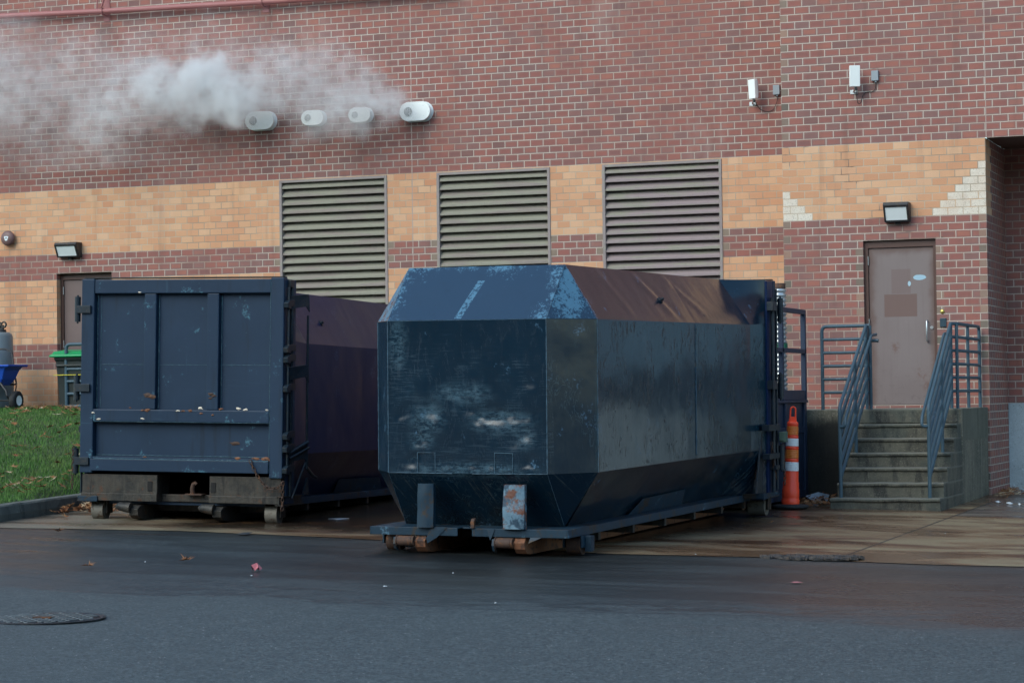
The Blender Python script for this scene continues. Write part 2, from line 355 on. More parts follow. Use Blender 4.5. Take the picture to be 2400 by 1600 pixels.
def paint(name, base, wear=(.09, .19, .30), amt=.5, rough=.3, grime=.4, kind='', spec=.5):
    n = N(name); O = n.obj(); x, y, z = n.sep(O)[:3]
    big = n.noise(O, 1.3, 4, .6); fine = n.noise(O, 38, 6, .75)
    patch = n.noise(O, 3.2, 6, .7)
    c = n.mix(big, tuple(q*.75 for q in base), tuple(q*1.3 for q in base))
    # chips and scuffs
    chip = MX(n, n.ss(patch, .60, .66), n.ss(fine, .46, .56))
    hs = n.noise(n.vm('MULTIPLY', O, (1.3, 1.3, 34)), 1.4, 5, .7, .6)
    vs = n.noise(n.vm('MULTIPLY', O, (34, 34, 1.2)), 1.2, 5, .7, .4)
    m1 = MX(n, n.ss(hs, .60, .72), n.ss(n.noise(O, 1.1, 2), .46, .62))
    m2 = MX(n, n.ss(vs, .60, .74), n.ss(n.noise(n.vm('ADD', O, (7, 3, 1)), 1.3, 2), .46, .62))
    c = n.mix(MX(n, chip, min(1, amt*1.5)), c, wear)
    c = n.mix(MX(n, n.math('MAXIMUM', m1, m2), amt*.45), c, tuple(q*.7+.01 for q in wear))
    rb = MX(n, big, .14)
    if kind == 'body':
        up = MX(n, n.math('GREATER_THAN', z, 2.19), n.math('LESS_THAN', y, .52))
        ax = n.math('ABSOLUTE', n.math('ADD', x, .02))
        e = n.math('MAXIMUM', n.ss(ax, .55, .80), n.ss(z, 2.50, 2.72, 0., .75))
        c = n.mix(MX(n, up, .8), c, (.022, .050, .092))  # lighter blue paints the reflected sky onto the upper front facet
        t = n.math('ADD', MX(n, n.noise(n.vm('ADD', O, (2, 5, 0)), 3.2, 8, .8), .62), MX(n, n.noise(O, 48, 5, .8), .38))
        thr = n.math('SUBTRACT', .605, MX(n, e, .125))
        sc_ = MX(n, up, n.ss(n.math('SUBTRACT', t, thr), 0., .035))
        # a dragged scrape in the middle of the upper facet
        sx = n.math('ADD', x, n.math('ADD', .02, MX(n, n.math('SUBTRACT', 2.45, z), .28)))
        sw = MX(n, n.math('LESS_THAN', n.math('ABSOLUTE', sx), .035), MX(n, n.math('GREATER_THAN', z, 2.2), n.math('LESS_THAN', z, 2.56)))
        sc_ = n.math('MAXIMUM', sc_, MX(n, MX(n, sw, up), n.ss(fine, .42, .52)))
        c = n.mix(MX(n, sc_, .75), c, (.085, .22, .33))
        # rubbed area on the front, with sky glints painted round the dents
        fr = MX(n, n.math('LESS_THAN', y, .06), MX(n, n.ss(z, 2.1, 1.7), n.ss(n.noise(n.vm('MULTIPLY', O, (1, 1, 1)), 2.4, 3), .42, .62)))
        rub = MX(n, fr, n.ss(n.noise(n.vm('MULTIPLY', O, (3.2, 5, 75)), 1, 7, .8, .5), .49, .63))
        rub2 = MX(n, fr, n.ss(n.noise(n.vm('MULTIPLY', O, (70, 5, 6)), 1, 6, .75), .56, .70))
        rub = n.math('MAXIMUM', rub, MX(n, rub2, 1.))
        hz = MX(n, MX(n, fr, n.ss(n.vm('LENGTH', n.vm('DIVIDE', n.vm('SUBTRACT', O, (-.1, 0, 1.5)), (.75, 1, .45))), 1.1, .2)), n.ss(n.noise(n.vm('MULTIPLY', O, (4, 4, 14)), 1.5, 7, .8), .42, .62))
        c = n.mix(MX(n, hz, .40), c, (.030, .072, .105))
        fs_ = MX(n, MX(n, n.math('LESS_THAN', y, .06), n.math('LESS_THAN', z, 2.18)), .05)
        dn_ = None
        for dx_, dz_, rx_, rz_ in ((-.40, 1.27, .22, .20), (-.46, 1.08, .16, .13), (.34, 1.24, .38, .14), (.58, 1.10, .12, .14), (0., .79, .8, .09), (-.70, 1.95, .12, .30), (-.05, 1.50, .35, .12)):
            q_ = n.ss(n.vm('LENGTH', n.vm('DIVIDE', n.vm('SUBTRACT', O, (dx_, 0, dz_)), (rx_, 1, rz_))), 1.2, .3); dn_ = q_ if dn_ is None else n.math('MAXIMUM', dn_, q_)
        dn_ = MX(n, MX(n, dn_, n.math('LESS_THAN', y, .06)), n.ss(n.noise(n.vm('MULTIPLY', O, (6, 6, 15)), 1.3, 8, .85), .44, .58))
        c = n.mix(MX(n, dn_, .62), c, (.070, .135, .18))  # blue-grey scuffing that also paints in the sky highlights of the dents
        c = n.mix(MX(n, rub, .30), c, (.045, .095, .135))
        # flanks: run-off streaks over a painted teal reflection, diagonal lower scratches
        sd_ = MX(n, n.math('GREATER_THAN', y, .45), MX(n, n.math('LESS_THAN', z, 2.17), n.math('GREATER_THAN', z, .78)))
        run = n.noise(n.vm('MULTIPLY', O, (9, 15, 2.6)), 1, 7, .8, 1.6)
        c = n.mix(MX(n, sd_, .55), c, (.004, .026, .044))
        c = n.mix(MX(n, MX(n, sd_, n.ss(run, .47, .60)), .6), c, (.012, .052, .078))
        dg = n.noise(n.vm('MULTIPLY', n.comb(n.math('ADD', y, MX(n, z, -.8)), z, x), (32, 2.5, 1)), 1, 5, .75)
        dgf = n.noise(n.vm('MULTIPLY', n.comb(n.math('ADD', x, MX(n, z, .45)), z, 0.), (30, 2.5, 1)), 1, 6, .8)
        isf = n.math('LESS_THAN', y, .44); dg = n.math('ADD', MX(n, dg, n.math('SUBTRACT', 1., isf)), MX(n, n.math('SUBTRACT', dgf, .05), isf))
        lo = n.ss(z, .95, .65)
        c = n.mix(MX(n, MX(n, lo, n.ss(dg, .50, .62)), .7), c, (.065, .08, .082))
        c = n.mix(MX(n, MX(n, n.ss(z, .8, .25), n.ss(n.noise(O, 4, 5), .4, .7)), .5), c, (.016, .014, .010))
        rb = n.math('ADD', MX(n, sc_, .3), n.math('ADD', MX(n, n.ss(run, .44, .62), .08), n.math('ADD', fs_, MX(n, rub, .2))))
        nn_ = n.noise(n.vm('MULTIPLY', O, (7, 7, 3.2)), 1.2, 3, .6, 1.2); sq = n.ss(n.math('ABSOLUTE', n.math('SUBTRACT', nn_, .5)), .016, .005)
        sq = MX(n, MX(n, sq, MX(n, n.math('GREATER_THAN', y, .01), n.math('LESS_THAN', z, 2.17))), n.ss(n.noise(O, 1.7, 4), .46, .56))
        c = n.mix(MX(n, sq, .6), c, (.045, .085, .11))
        n2_ = n.noise(n.vm('ADD', n.vm('MULTIPLY', O, (20, 14, 5)), (5, 2, 8)), 1., 4, .7, 2.); s3 = MX(n, MX(n, n.ss(n2_, .47, .42), sd_), n.ss(n.noise(n.vm('ADD', O, (1, 9, 4)), 2.2, 3), .45, .55))
        c = n.mix(MX(n, s3, .8), c, (.0015, .008, .014))
        rb = n.math('ADD', rb, MX(n, s3, .16))
        # seams of the plates
        sm = n.math('LESS_THAN', n.math('ABSOLUTE', n.math('SUBTRACT', z, 1.74)), .007)
        s2 = n.math('LESS_THAN', n.math('ABSOLUTE', n.math('SUBTRACT', y, 3.52)), .009)
        c = n.mix(MX(n, n.math('MAXIMUM', MX(n, sm, sd_), s2), .6), c, (.01, .013, .018))
    gr = n.noise(n.vm('MULTIPLY', O, (11, 11, 1.1)), 1, 4, .6)
    c = n.mix(MX(n, n.ss(gr, .55, .75), grime), c, (.010, .013, .015))
    if kind == 'low': c = n.mix(n.ss(n.noise(O, 5, 6, .7), .53, .62), c, (.04, .03, .022))
    n.bump(n.math('ADD', MX(n, n.noise(O, 2.6, 3, .5), 1.), MX(n, fine, .05)), .012, .35)
    return n.set(c, n.math('ADD', rough, rb), 0, spec)
NAVY = (.016, .036, .070)
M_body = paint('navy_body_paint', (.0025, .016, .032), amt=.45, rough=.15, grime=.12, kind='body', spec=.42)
M_bodyL = paint('navy_body_paint_second', (.004, .017, .062), amt=.2, rough=.26, grime=.15, spec=.22)
M_door = paint('navy_door_paint', (.014, .034, .066), (.07, .18, .24), .62, .40, .40, spec=.25)
M_deck = paint('navy_deck_paint', (.010, .032, .055), (.10, .21, .30), .9, .45, .4, 'low', spec=.3)
M_seam = simple('worn_seam', (.05, .11, .16), .6, 0, .6, 14, dirt=(.03, .05, .07))
M_undr = simple('grimy_undercarriage', (.026, .025, .022), .55, .1, .55, 5, dirt=(.055, .036, .025))
def mk_undr():
    n = N('grimy_undercarriage'); O = n.obj(); a = n.noise(O, 5, 6, .7); st = n.noise(n.vm('MULTIPLY', O, (16, 16, 1.2)), 1, 6, .75)
    c = n.mix(n.ss(a, .38, .62), (.020, .021, .020), (.050, .044, .036)); c = n.mix(MX(n, n.ss(st, .48, .62), .7), c, (.055, .050, .040))
    c = n.mix(MX(n, n.ss(n.noise(O, 9, 6, .8), .56, .64), .8), c, (.085, .036, .017)); c = n.mix(MX(n, n.ss(st, .44, .36), .8), c, (.010, .010, .010))
    n.bump(n.math('ADD', a, MX(n, st, .6)), .02, .6); return n.set(c, .5, .1, .4)
M_undr = mk_undr()
M_wheel = simple('steel_wheel', (.16, .15, .125), .6, .2, .35, 7, dirt=(.08, .055, .035))
M_latch = simple('navy_ironwork', (.006, .017, .028), .45, .1, .4, 9, dirt=(.03, .03, .03))
M_seam2 = simple('door_seam', (.035, .095, .13), .6, 0, .6, 14, dirt=(.10, .17, .20))
M_cream = simple('exposed_filler', (.70, .62, .50), .8, 0, .25, 20)
M_rail = paint('railing_paint', (.042, .085, .115), (.20, .30, .36), .35, .42, .25)

# ------------------------------------------------------------------ ground
def mk_asphalt():
    n = N('asphalt'); P = n.pos(); x, y, z = n.sep(P)[:3]
    gr = n.noise(P, 44, 4, .85); g2 = n.noise(P, 24, 4, .8); big = n.noise(P, .35, 4, .6); w1 = n.noise(P, .9, 6, .75)
    c = n.mix(n.ss(gr, .40, .62), (.020, .027, .029), (.100, .125, .128))
    c = n.mix(MX(n, n.ss(g2, .50, .64), .5), c, (.125, .150, .150))
    c = n.mix(MX(n, n.ss(n.noise(P, 1.1, 6, .8), .5, .62), .30), c, (.040, .050, .053))
    c = n.mix(MX(n, n.ss(n.noise(P, 11, 6, .85), .47, .60), .45), c, (.030, .038, .041)); c = n.mix(MX(n, n.ss(n.noise(n.vm('ADD', P, (3, 3, 3)), 30, 5, .9), .56, .63), .65), c, (.17, .19, .19))
    v = n.voro(P, 30)['Distance']; wv = n.white(n.vm('FLOOR', n.vm('MULTIPLY', P, (26, 26, 1))))['Value']
    c = n.mix(MX(n, n.ss(v, .24, .12), n.math('GREATER_THAN', wv, .93)), c, (.34, .36, .35))
    # damp patches: broad wet ground by the pad, ragged edges
    yw = n.math('ADD', y, n.math('ADD', MX(n, n.math('SUBTRACT', n.noise(n.vm('MULTIPLY', P, (.35, 1, 1)), 1, 6, .75), .5), 4.2), MX(n, n.math('SUBTRACT', n.noise(P, 5, 5, .8), .5), .7)))
    sv = n.noise(n.vm('MULTIPLY', P, (.30, 1.5, 1)), 1, 7, .7, .7)
    belt = n.ss(yw, -17.0, -14.8); wet = MX(n, n.ss(sv, .34, .58, .5, 1.), belt)
    track = n.ss(n.math('ABSOLUTE', n.math('ADD', yw, n.math('ADD', 15.7, MX(n, x, -.03)))), .22, .05); wet = n.math('MAXIMUM', wet, MX(n, track, n.ss(x, -12., -9.5, 0., .9)))
    c = n.mix(MX(n, wet, .80), c, (.013, .016, .017))
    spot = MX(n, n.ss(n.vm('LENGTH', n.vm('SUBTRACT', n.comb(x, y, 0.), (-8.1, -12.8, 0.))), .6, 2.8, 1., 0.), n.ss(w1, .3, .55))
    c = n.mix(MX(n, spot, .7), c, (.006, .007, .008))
    br = MX(n, n.ss(n.math('ADD', x, MX(n, w1, 2.)), -5.2, -2.2), MX(n, n.ss(yw, -17.8, -15.8), n.ss(big, .30, .60)))  # brown reflection of the brick at the right, painted into the colour
    br = n.math('MAXIMUM', br, MX(n, n.ss(x, -11.2, -12.2), MX(n, n.ss(n.noise(n.vm('MULTIPLY', P, (.5, 2.2, 1)), 1, 5, .7), .54, .62), .7)))
    c = n.mix(MX(n, br, .35), c, (.080, .045, .036))
    # sealed saw-cut seams of an old patch, and tyre scuffs
    def line(x0, y0, x1, y1, w_):
        L = sqrt((x1-x0)**2+(y1-y0)**2); ux, uy = (x1-x0)/L, (y1-y0)/L
        dx = n.math('SUBTRACT', x, x0); dy = n.math('SUBTRACT', y, y0)
        al = n.math('ADD', MX(n, dx, ux), MX(n, dy, uy)); ac = n.math('ABSOLUTE', n.math('ADD', n.math('SUBTRACT', MX(n, dx, -uy), MX(n, dy, -ux)), MX(n, n.math('SUBTRACT', n.noise(P, 3, 4), .5), .05)))
        return MX(n, MX(n, n.math('GREATER_THAN', al, 0.), n.math('LESS_THAN', al, L)), n.ss(ac, w_, w_*.4))
    ln = None
    for q_ in ((-9.3, -14.3, -8.0, -15.1, .022), (-8.0, -15.1, -7.0, -14.4, .02), (-8.9, -13.3, -7.9, -13.2, .02), (-13.2, -14.6, -9.9, -15.9, .02), (-6.6, -16.6, -3.1, -15.9, .018)):
        t_ = line(*q_); ln = t_ if ln is None else n.math('MAXIMUM', ln, t_)
    c = n.mix(MX(n, ln, .75), c, (.008, .009, .010))
    n.bump(n.math('ADD', gr, MX(n, g2, .5)), .006, .7)
    rr_ = n.math('ADD', .62, n.math('ADD', MX(n, wet, -.27), MX(n, br, -.14)))
    return n.set(c, rr_, 0, n.math('ADD', .30, MX(n, wet, .10)))
def mk_apron():
    n = N('apron_concrete'); P = n.pos(); x, y, z = n.sep(P)[:3]
    gr = n.noise(P, 80, 3, .7); a = n.noise(n.vm('MULTIPLY', P, (.7, 1.6, 1)), .8, 6, .6, .6)
    b = n.noise(n.vm('ADD', n.vm('MULTIPLY', P, (.5, 1.1, 1)), (9, 4, 0)), 1, 5, .6, .5)
    c = n.mix(n.ss(gr, .35, .7), (.17, .135, .078), (.29, .23, .14))
    c = n.mix(MX(n, n.ss(a, .38, .58), .85), c, (.135, .070, .036))
    rust = MX(n, n.ss(b, .50, .64), n.ss(x, -12.4, -11.0))
    c = n.mix(MX(n, rust, .85), c, (.075, .032, .016))
    c = n.mix(MX(n, n.ss(x, -12.6, -13.6), .6), c, (.13, .13, .11))
    # soaked black strip under and beside the containers
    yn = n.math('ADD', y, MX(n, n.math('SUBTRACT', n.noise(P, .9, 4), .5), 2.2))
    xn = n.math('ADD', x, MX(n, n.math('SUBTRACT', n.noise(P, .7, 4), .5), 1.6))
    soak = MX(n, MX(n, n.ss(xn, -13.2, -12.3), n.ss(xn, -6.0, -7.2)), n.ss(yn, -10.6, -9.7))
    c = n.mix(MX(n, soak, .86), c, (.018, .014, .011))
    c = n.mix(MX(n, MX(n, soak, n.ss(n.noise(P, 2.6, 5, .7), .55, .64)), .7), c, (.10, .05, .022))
    walk = MX(n, n.math('GREATER_THAN', x, -4.83), n.math('GREATER_THAN', y, -5.22))
    c = n.mix(MX(n, walk, .6), c, (.085, .088, .088))
    j1 = MX(n, n.math('LESS_THAN', n.math('ABSOLUTE', n.math('ADD', x, 4.83)), .014), n.math('LESS_THAN', y, 9.))
    j2 = MX(n, n.math('LESS_THAN', n.math('ABSOLUTE', n.math('ADD', y, 5.22)), .02), n.math('GREATER_THAN', x, -5.0))
    c = n.mix(n.math('MAXIMUM', j1, j2), c, (.02, .018, .016))
    c = n.mix(MX(n, n.ss(n.noise(P, 26, 3), .70, .74), .8), c, (.03, .02, .015))
    n.bump(gr, .003, .4)
    damp = n.math('MAXIMUM', n.ss(a, .42, .6), soak)
    return n.set(c, n.math('SUBTRACT', .62, MX(n, damp, .42)), 0, .5)
def mk_lawn():
    n = N('lawn_soil'); P = n.pos(); a = n.noise(P, 3, 5, .6)
    c = n.mix(a, (.028, .052, .018), (.055, .085, .028)); n.bump(n.noise(P, 60, 3), .02, .6)
    return n.set(c, .9)
M_asph, M_apron, M_lawn = mk_asphalt(), mk_apron(), mk_lawn()

def ground():
    xs = sorted(set([-400, -120, -60, -30]+[-18+i*.5 for i in range(29)]+[-2, 2, 8, 20, 60, 150, 400]))
    ys = sorted(set([-400, -150, -70, -32]+[-24, -20]+[-16+i*.5 for i in range(33)]+[4, 20, 80, 400]))
    vs = [(x, y, g(x, y)) for y in ys for x in xs]; nx = len(xs)
    fs = [(j*nx+i, j*nx+i+1, (j+1)*nx+i+1, (j+1)*nx+i) for j in range(len(ys)-1) for i in range(nx-1)]
    struct(MB().add(vs, fs, 0, True).build('ground', M_asph))
    # concrete apron
    def front(x):
        P = [(-15.5, -11.3), (-13.9, -10.95), (-12.0, -10.62), (-10, -10.85), (-8.3, -11.25), (-7.05, -11.62), (-5.4, -11.45), (-3, -11.75), (6, -12.9)]
        for (a, b), (c, d_) in zip(P, P[1:]):
            if x <= c: t = max(0, (x-a)/(c-a)); return b+(d_-b)*t
        return P[-1][1]
    mb = MB(); xs = [-15.5+i*.1 for i in range(216)]; rows = [0, .03, .1, .25, .4, .55, .7, .85, 1]
    vs = []
    for t in rows:
        for x in xs:
            fy = front(x)+.035*noise.noise((x*1.7, 3, 0))+.02*noise.noise((x*9, 1, 0))
            y = fy+(1.2-fy)*t; y_ = max(-16, y); vs.append((x, y, g(x, y_)+.006))
    nx = len(xs); fs = [(j*nx+i, j*nx+i+1, (j+1)*nx+i+1, (j+1)*nx+i) for j in range(len(rows)-1) for i in range(nx-1)]
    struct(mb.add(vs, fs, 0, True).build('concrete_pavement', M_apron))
ground()

# curb line (bottom of its face) and lawn
def curb_x(y): return -14.42-.16*(y+10.5)*.62 if y > -10.5 else -14.42+.05*(y+10.5)
def lawn_z(x, y):
    d_ = max(0, curb_x(y)-.16-x)
    t = min(1, max(0, (y+9.6)/8.2)); t = t*t*(3-2*t)*.55+t*.45
    base = .31+(1.235-.31)*t
    ct = g(curb_x(y), y)+.19
    return min(base+.03*min(3, max(0, -16-x)), ct-.035+.55*d_)+.02*noise.noise((x*.8, y*.8, 0))
def lawn():
    mb = MB(); ny, nx = 60, 44; vs = []
    for j in range(ny+1):
        y = -14+13.95*j/ny
        for i in range(nx+1):
            t = (i/nx)**1.6; x = curb_x(y)-.13-t*16; vs.append((x, y, lawn_z(x, y)))
    w_ = nx+1; fs = [(j*w_+i, j*w_+i+1, (j+1)*w_+i+1, (j+1)*w_+i) for j in range(ny) for i in range(nx)]
    struct(mb.add(vs, fs, 0, True).build('lawn', M_lawn))
    n = N('grass_blades'); P = n.pos(); r = n.noise(P, 2.2, 4); r2 = n.white(n.vm('FLOOR', n.vm('MULTIPLY', P, (40, 40, 0))))['Value']
    c = n.mix(r2, (.035, .115, .022), (.115, .245, .055)); c = n.mix(MX(n, n.ss(r, .45, .65), .5), c, (.15, .20, .06))
    mg = n.set(c, .7, 0, .25)
    vs = []; fs = []; rnd = random.Random(3)
    for k in range(110000):
        y = -13+12.7*rnd.random()**.9; x = curb_x(y)-.15-rnd.random()*(7.5 if y > -6 else 4.5)
        if x < -22: continue
        z = lawn_z(x, y)-.006; h = .03+.045*rnd.random(); a = rnd.random()*6.28; wd = .003+.003*rnd.random()
        b = len(vs); lx, ly = rnd.gauss(0, .018), rnd.gauss(0, .018)
        vs += [(x-cos(a)*wd, y-sin(a)*wd, z), (x+cos(a)*wd, y+sin(a)*wd, z), (x+lx, y+ly, z+h)]; fs.append((b, b+1, b+2))
    me = bpy.data.meshes.new('grass'); me.from_pydata(vs, [], fs); me.materials.append(mg)
    o = bpy.data.objects.new('grass', me); COL.objects.link(o); o['kind'] = 'stuff'
    tag(o, 'short green lawn grass on the bank behind the stone curb', 'grass')
lawn()
def curb():
    root = thing('granite_curb', 'grey granite kerb stones edging the lawn on the left', 'curb')
    y = -14.5
    L = [1.5, 1.9, 1.35, 2.1, 1.8, 1.9, 2.0, 1.7]
    for ln in L:
        y2 = y+ln-.012; mb = MB(); n = 14; vs = []
        for i in range(n+1):
            yy = y+(y2-y)*i/n; x = curb_x(yy); gz = g(x, yy)
            jt = lambda s_: .012*noise.noise((yy*3.1, s_, 2.2))
            vs += [(x+jt(1), yy, gz-.1), (x+.004+jt(2), yy, gz+.08), (x-.012+jt(3), yy, gz+.165+jt(4)*.4), (x-.03, yy, gz+.185+jt(6)*.5), (x-.16+jt(5), yy, gz+.188), (x-.165, yy, gz-.1)]
        fs = [(i*6+k, i*6+(k+1) % 6, (i+1)*6+(k+1) % 6, (i+1)*6+k) for i in range(n) for k in range(6)]
        fs += [tuple(range(6)), tuple(n*6+k for k in range(5, -1, -1))]
        mb.add(vs, fs); mb.build('curb_stone', M_granite, root)
        y = y2+.012
curb()

# ------------------------------------------------------------------ leaves
def mk_leafmat():
    n = N('dry_leaf'); P = n.pos(); r = n.white(n.vm('FLOOR', n.vm('MULTIPLY', P, (9, 9, 0))))['Value']
    c = n.ramp(r, [(0, (.16, .06, .025)), (.35, (.26, .11, .045)), (.6, (.36, .20, .09)), (.85, (.20, .085, .04)), (1, (.52, .42, .28))])
    return n.set(c, .75, 0, .3)
M_leaf = mk_leafmat()
M_paleleaf = simple('pale_leaf', (.50, .42, .29), .7, var=.15)
def leaf(mb, c, s, rnd, mi=0, rise=.35):
    n = 10; vs = [(0, 0, .01)]; a0 = rnd.random()*6.28
    for k in range(n*2):
        a = a0+2*pi*k/(n*2)
        r = s*((1.0 if k % 4 == 0 else .72) if k % 2 == 0 else .30)*(.8+.4*rnd.random())
        if k in (0,): r *= 1.2
        vs.append((r*cos(a), r*sin(a)*.8, rise*r*rnd.random()+.004))
    M = Matrix.Translation(c)@Matrix.Rotation(rnd.uniform(-.5, .5), 4, 'X')@Matrix.Rotation(rnd.uniform(-.5, .5), 4, 'Y')
    mb.add([M@Vector(v) for v in vs], [(0, 1+k, 1+(k+1) % (2*n)) for k in range(2*n)], mi)
def leaves():
    rnd = random.Random(11); mb = MB()
    for k in range(430):
        y = -12.5+11.8*rnd.random(); x = curb_x(y)-.3-rnd.random()*6
        leaf(mb, (x, y, lawn_z(x, y)+.05), .045+.05*rnd.random(), rnd, 1 if rnd.random() < .16 else 0)
    for k in range(14):                                      # drift by the curb behind the container
        y = -9.1+rnd.gauss(0, .45); x = curb_x(y)-.3+abs(rnd.gauss(0, .18))*-1
        leaf(mb, (x, y, lawn_z(x, y)+.07+.1*rnd.random()), .07, rnd, rnd.random() < .2)
    for k in range(150):
        y = -8.1+rnd.gauss(0, .6); x = curb_x(y)+.1+abs(rnd.gauss(0, .28))
        leaf(mb, (x, y, g(x, y)+.02+.09*max(0, 1-abs(x-curb_x(y)-.2)*2)*rnd.random()), .06, rnd, rnd.random() < .08, .7)
    for k in range(60):
        y = -1.6+rnd.gauss(0, .25); x = -18.9+rnd.gauss(0, .5)
        leaf(mb, (x, y, lawn_z(x, y)+.04), .07, rnd)
    for k in range(150):                                      # corner beside the steps
        y = -3.7+rnd.gauss(0, .45); x = -6.75+rnd.gauss(0, .14)
        if y > -2.95: continue
        leaf(mb, (x, y, g(x, y)+.01+.08*rnd.random()), .045, rnd, 0, .6)
    for k in range(110):                                      # foot of the brick corner
        y = -.95+rnd.gauss(0, .3); x = -4.95+abs(rnd.gauss(0, .12))
        leaf(mb, (x, y, g(x, y)+.01+.07*rnd.random()), .035, rnd, 0, .6)
    for k in range(70):
        y = -5+rnd.gauss(0, 2.); x = -8.4+rnd.gauss(0, .7)
        leaf(mb, (x, y, g(x, y)+.02), .03, rnd, 0, .5)
    o = mb.build('fallen_leaves', [M_leaf, M_paleleaf], fix=False); o['kind'] = 'stuff'
    tag(o, 'brown and pale fallen oak leaves scattered over the lawn and corners', 'leaves')
    where = [(-10.68, -14.7, 'curled brown leaf on the asphalt nearest the manhole cover'), (-10.16, -13.9, 'brown leaf with raised stem on the asphalt between manhole and left container'),
             (-13.0, -11.4, 'small tan leaf at the left where asphalt meets concrete')]
    for x, y, l in where:
        mb = MB(); leaf(mb, (0, 0, .01), .075, rnd, 0, .8); o = mb.build('leaf', M_leaf, fix=False); o.location = (x, y, g(x, y)+.01)
        tag(o, l, 'leaf', 'loose leaves on the asphalt')
leaves()

# ------------------------------------------------------------------ building
def wall_holes(x0, x1, z0, z1, holes, y, depth, mb, axis='x'):
    xs = sorted({x0, x1, *[h[0] for h in holes], *[h[1] for h in holes]}); zs = sorted({z0, z1, *[h[2] for h in holes], *[h[3] for h in holes]})
    for a, b in zip(xs, xs[1:]):
        for c, d_ in zip(zs, zs[1:]):
            if any(h[0] <= a and b <= h[1] and h[2] <= c and d_ <= h[3] for h in holes): continue
            mb.quad((a, y, c), (b, y, c), (b, y, d_), (a, y, d_))
    for h in holes:
        a, b, c, d_ = h[:4]
        mb.quad((a, y, c), (a, y, d_), (a, y+depth, d_), (a, y+depth, c), 1); mb.quad((b, y, c), (b, y+depth, c), (b, y+depth, d_), (b, y, d_), 1)
        mb.quad((a, y, d_), (b, y, d_), (b, y+depth, d_), (a, y+depth, d_), 0); mb.quad((a, y, c), (a, y+depth, c), (b, y+depth, c), (b, y, c), 0)

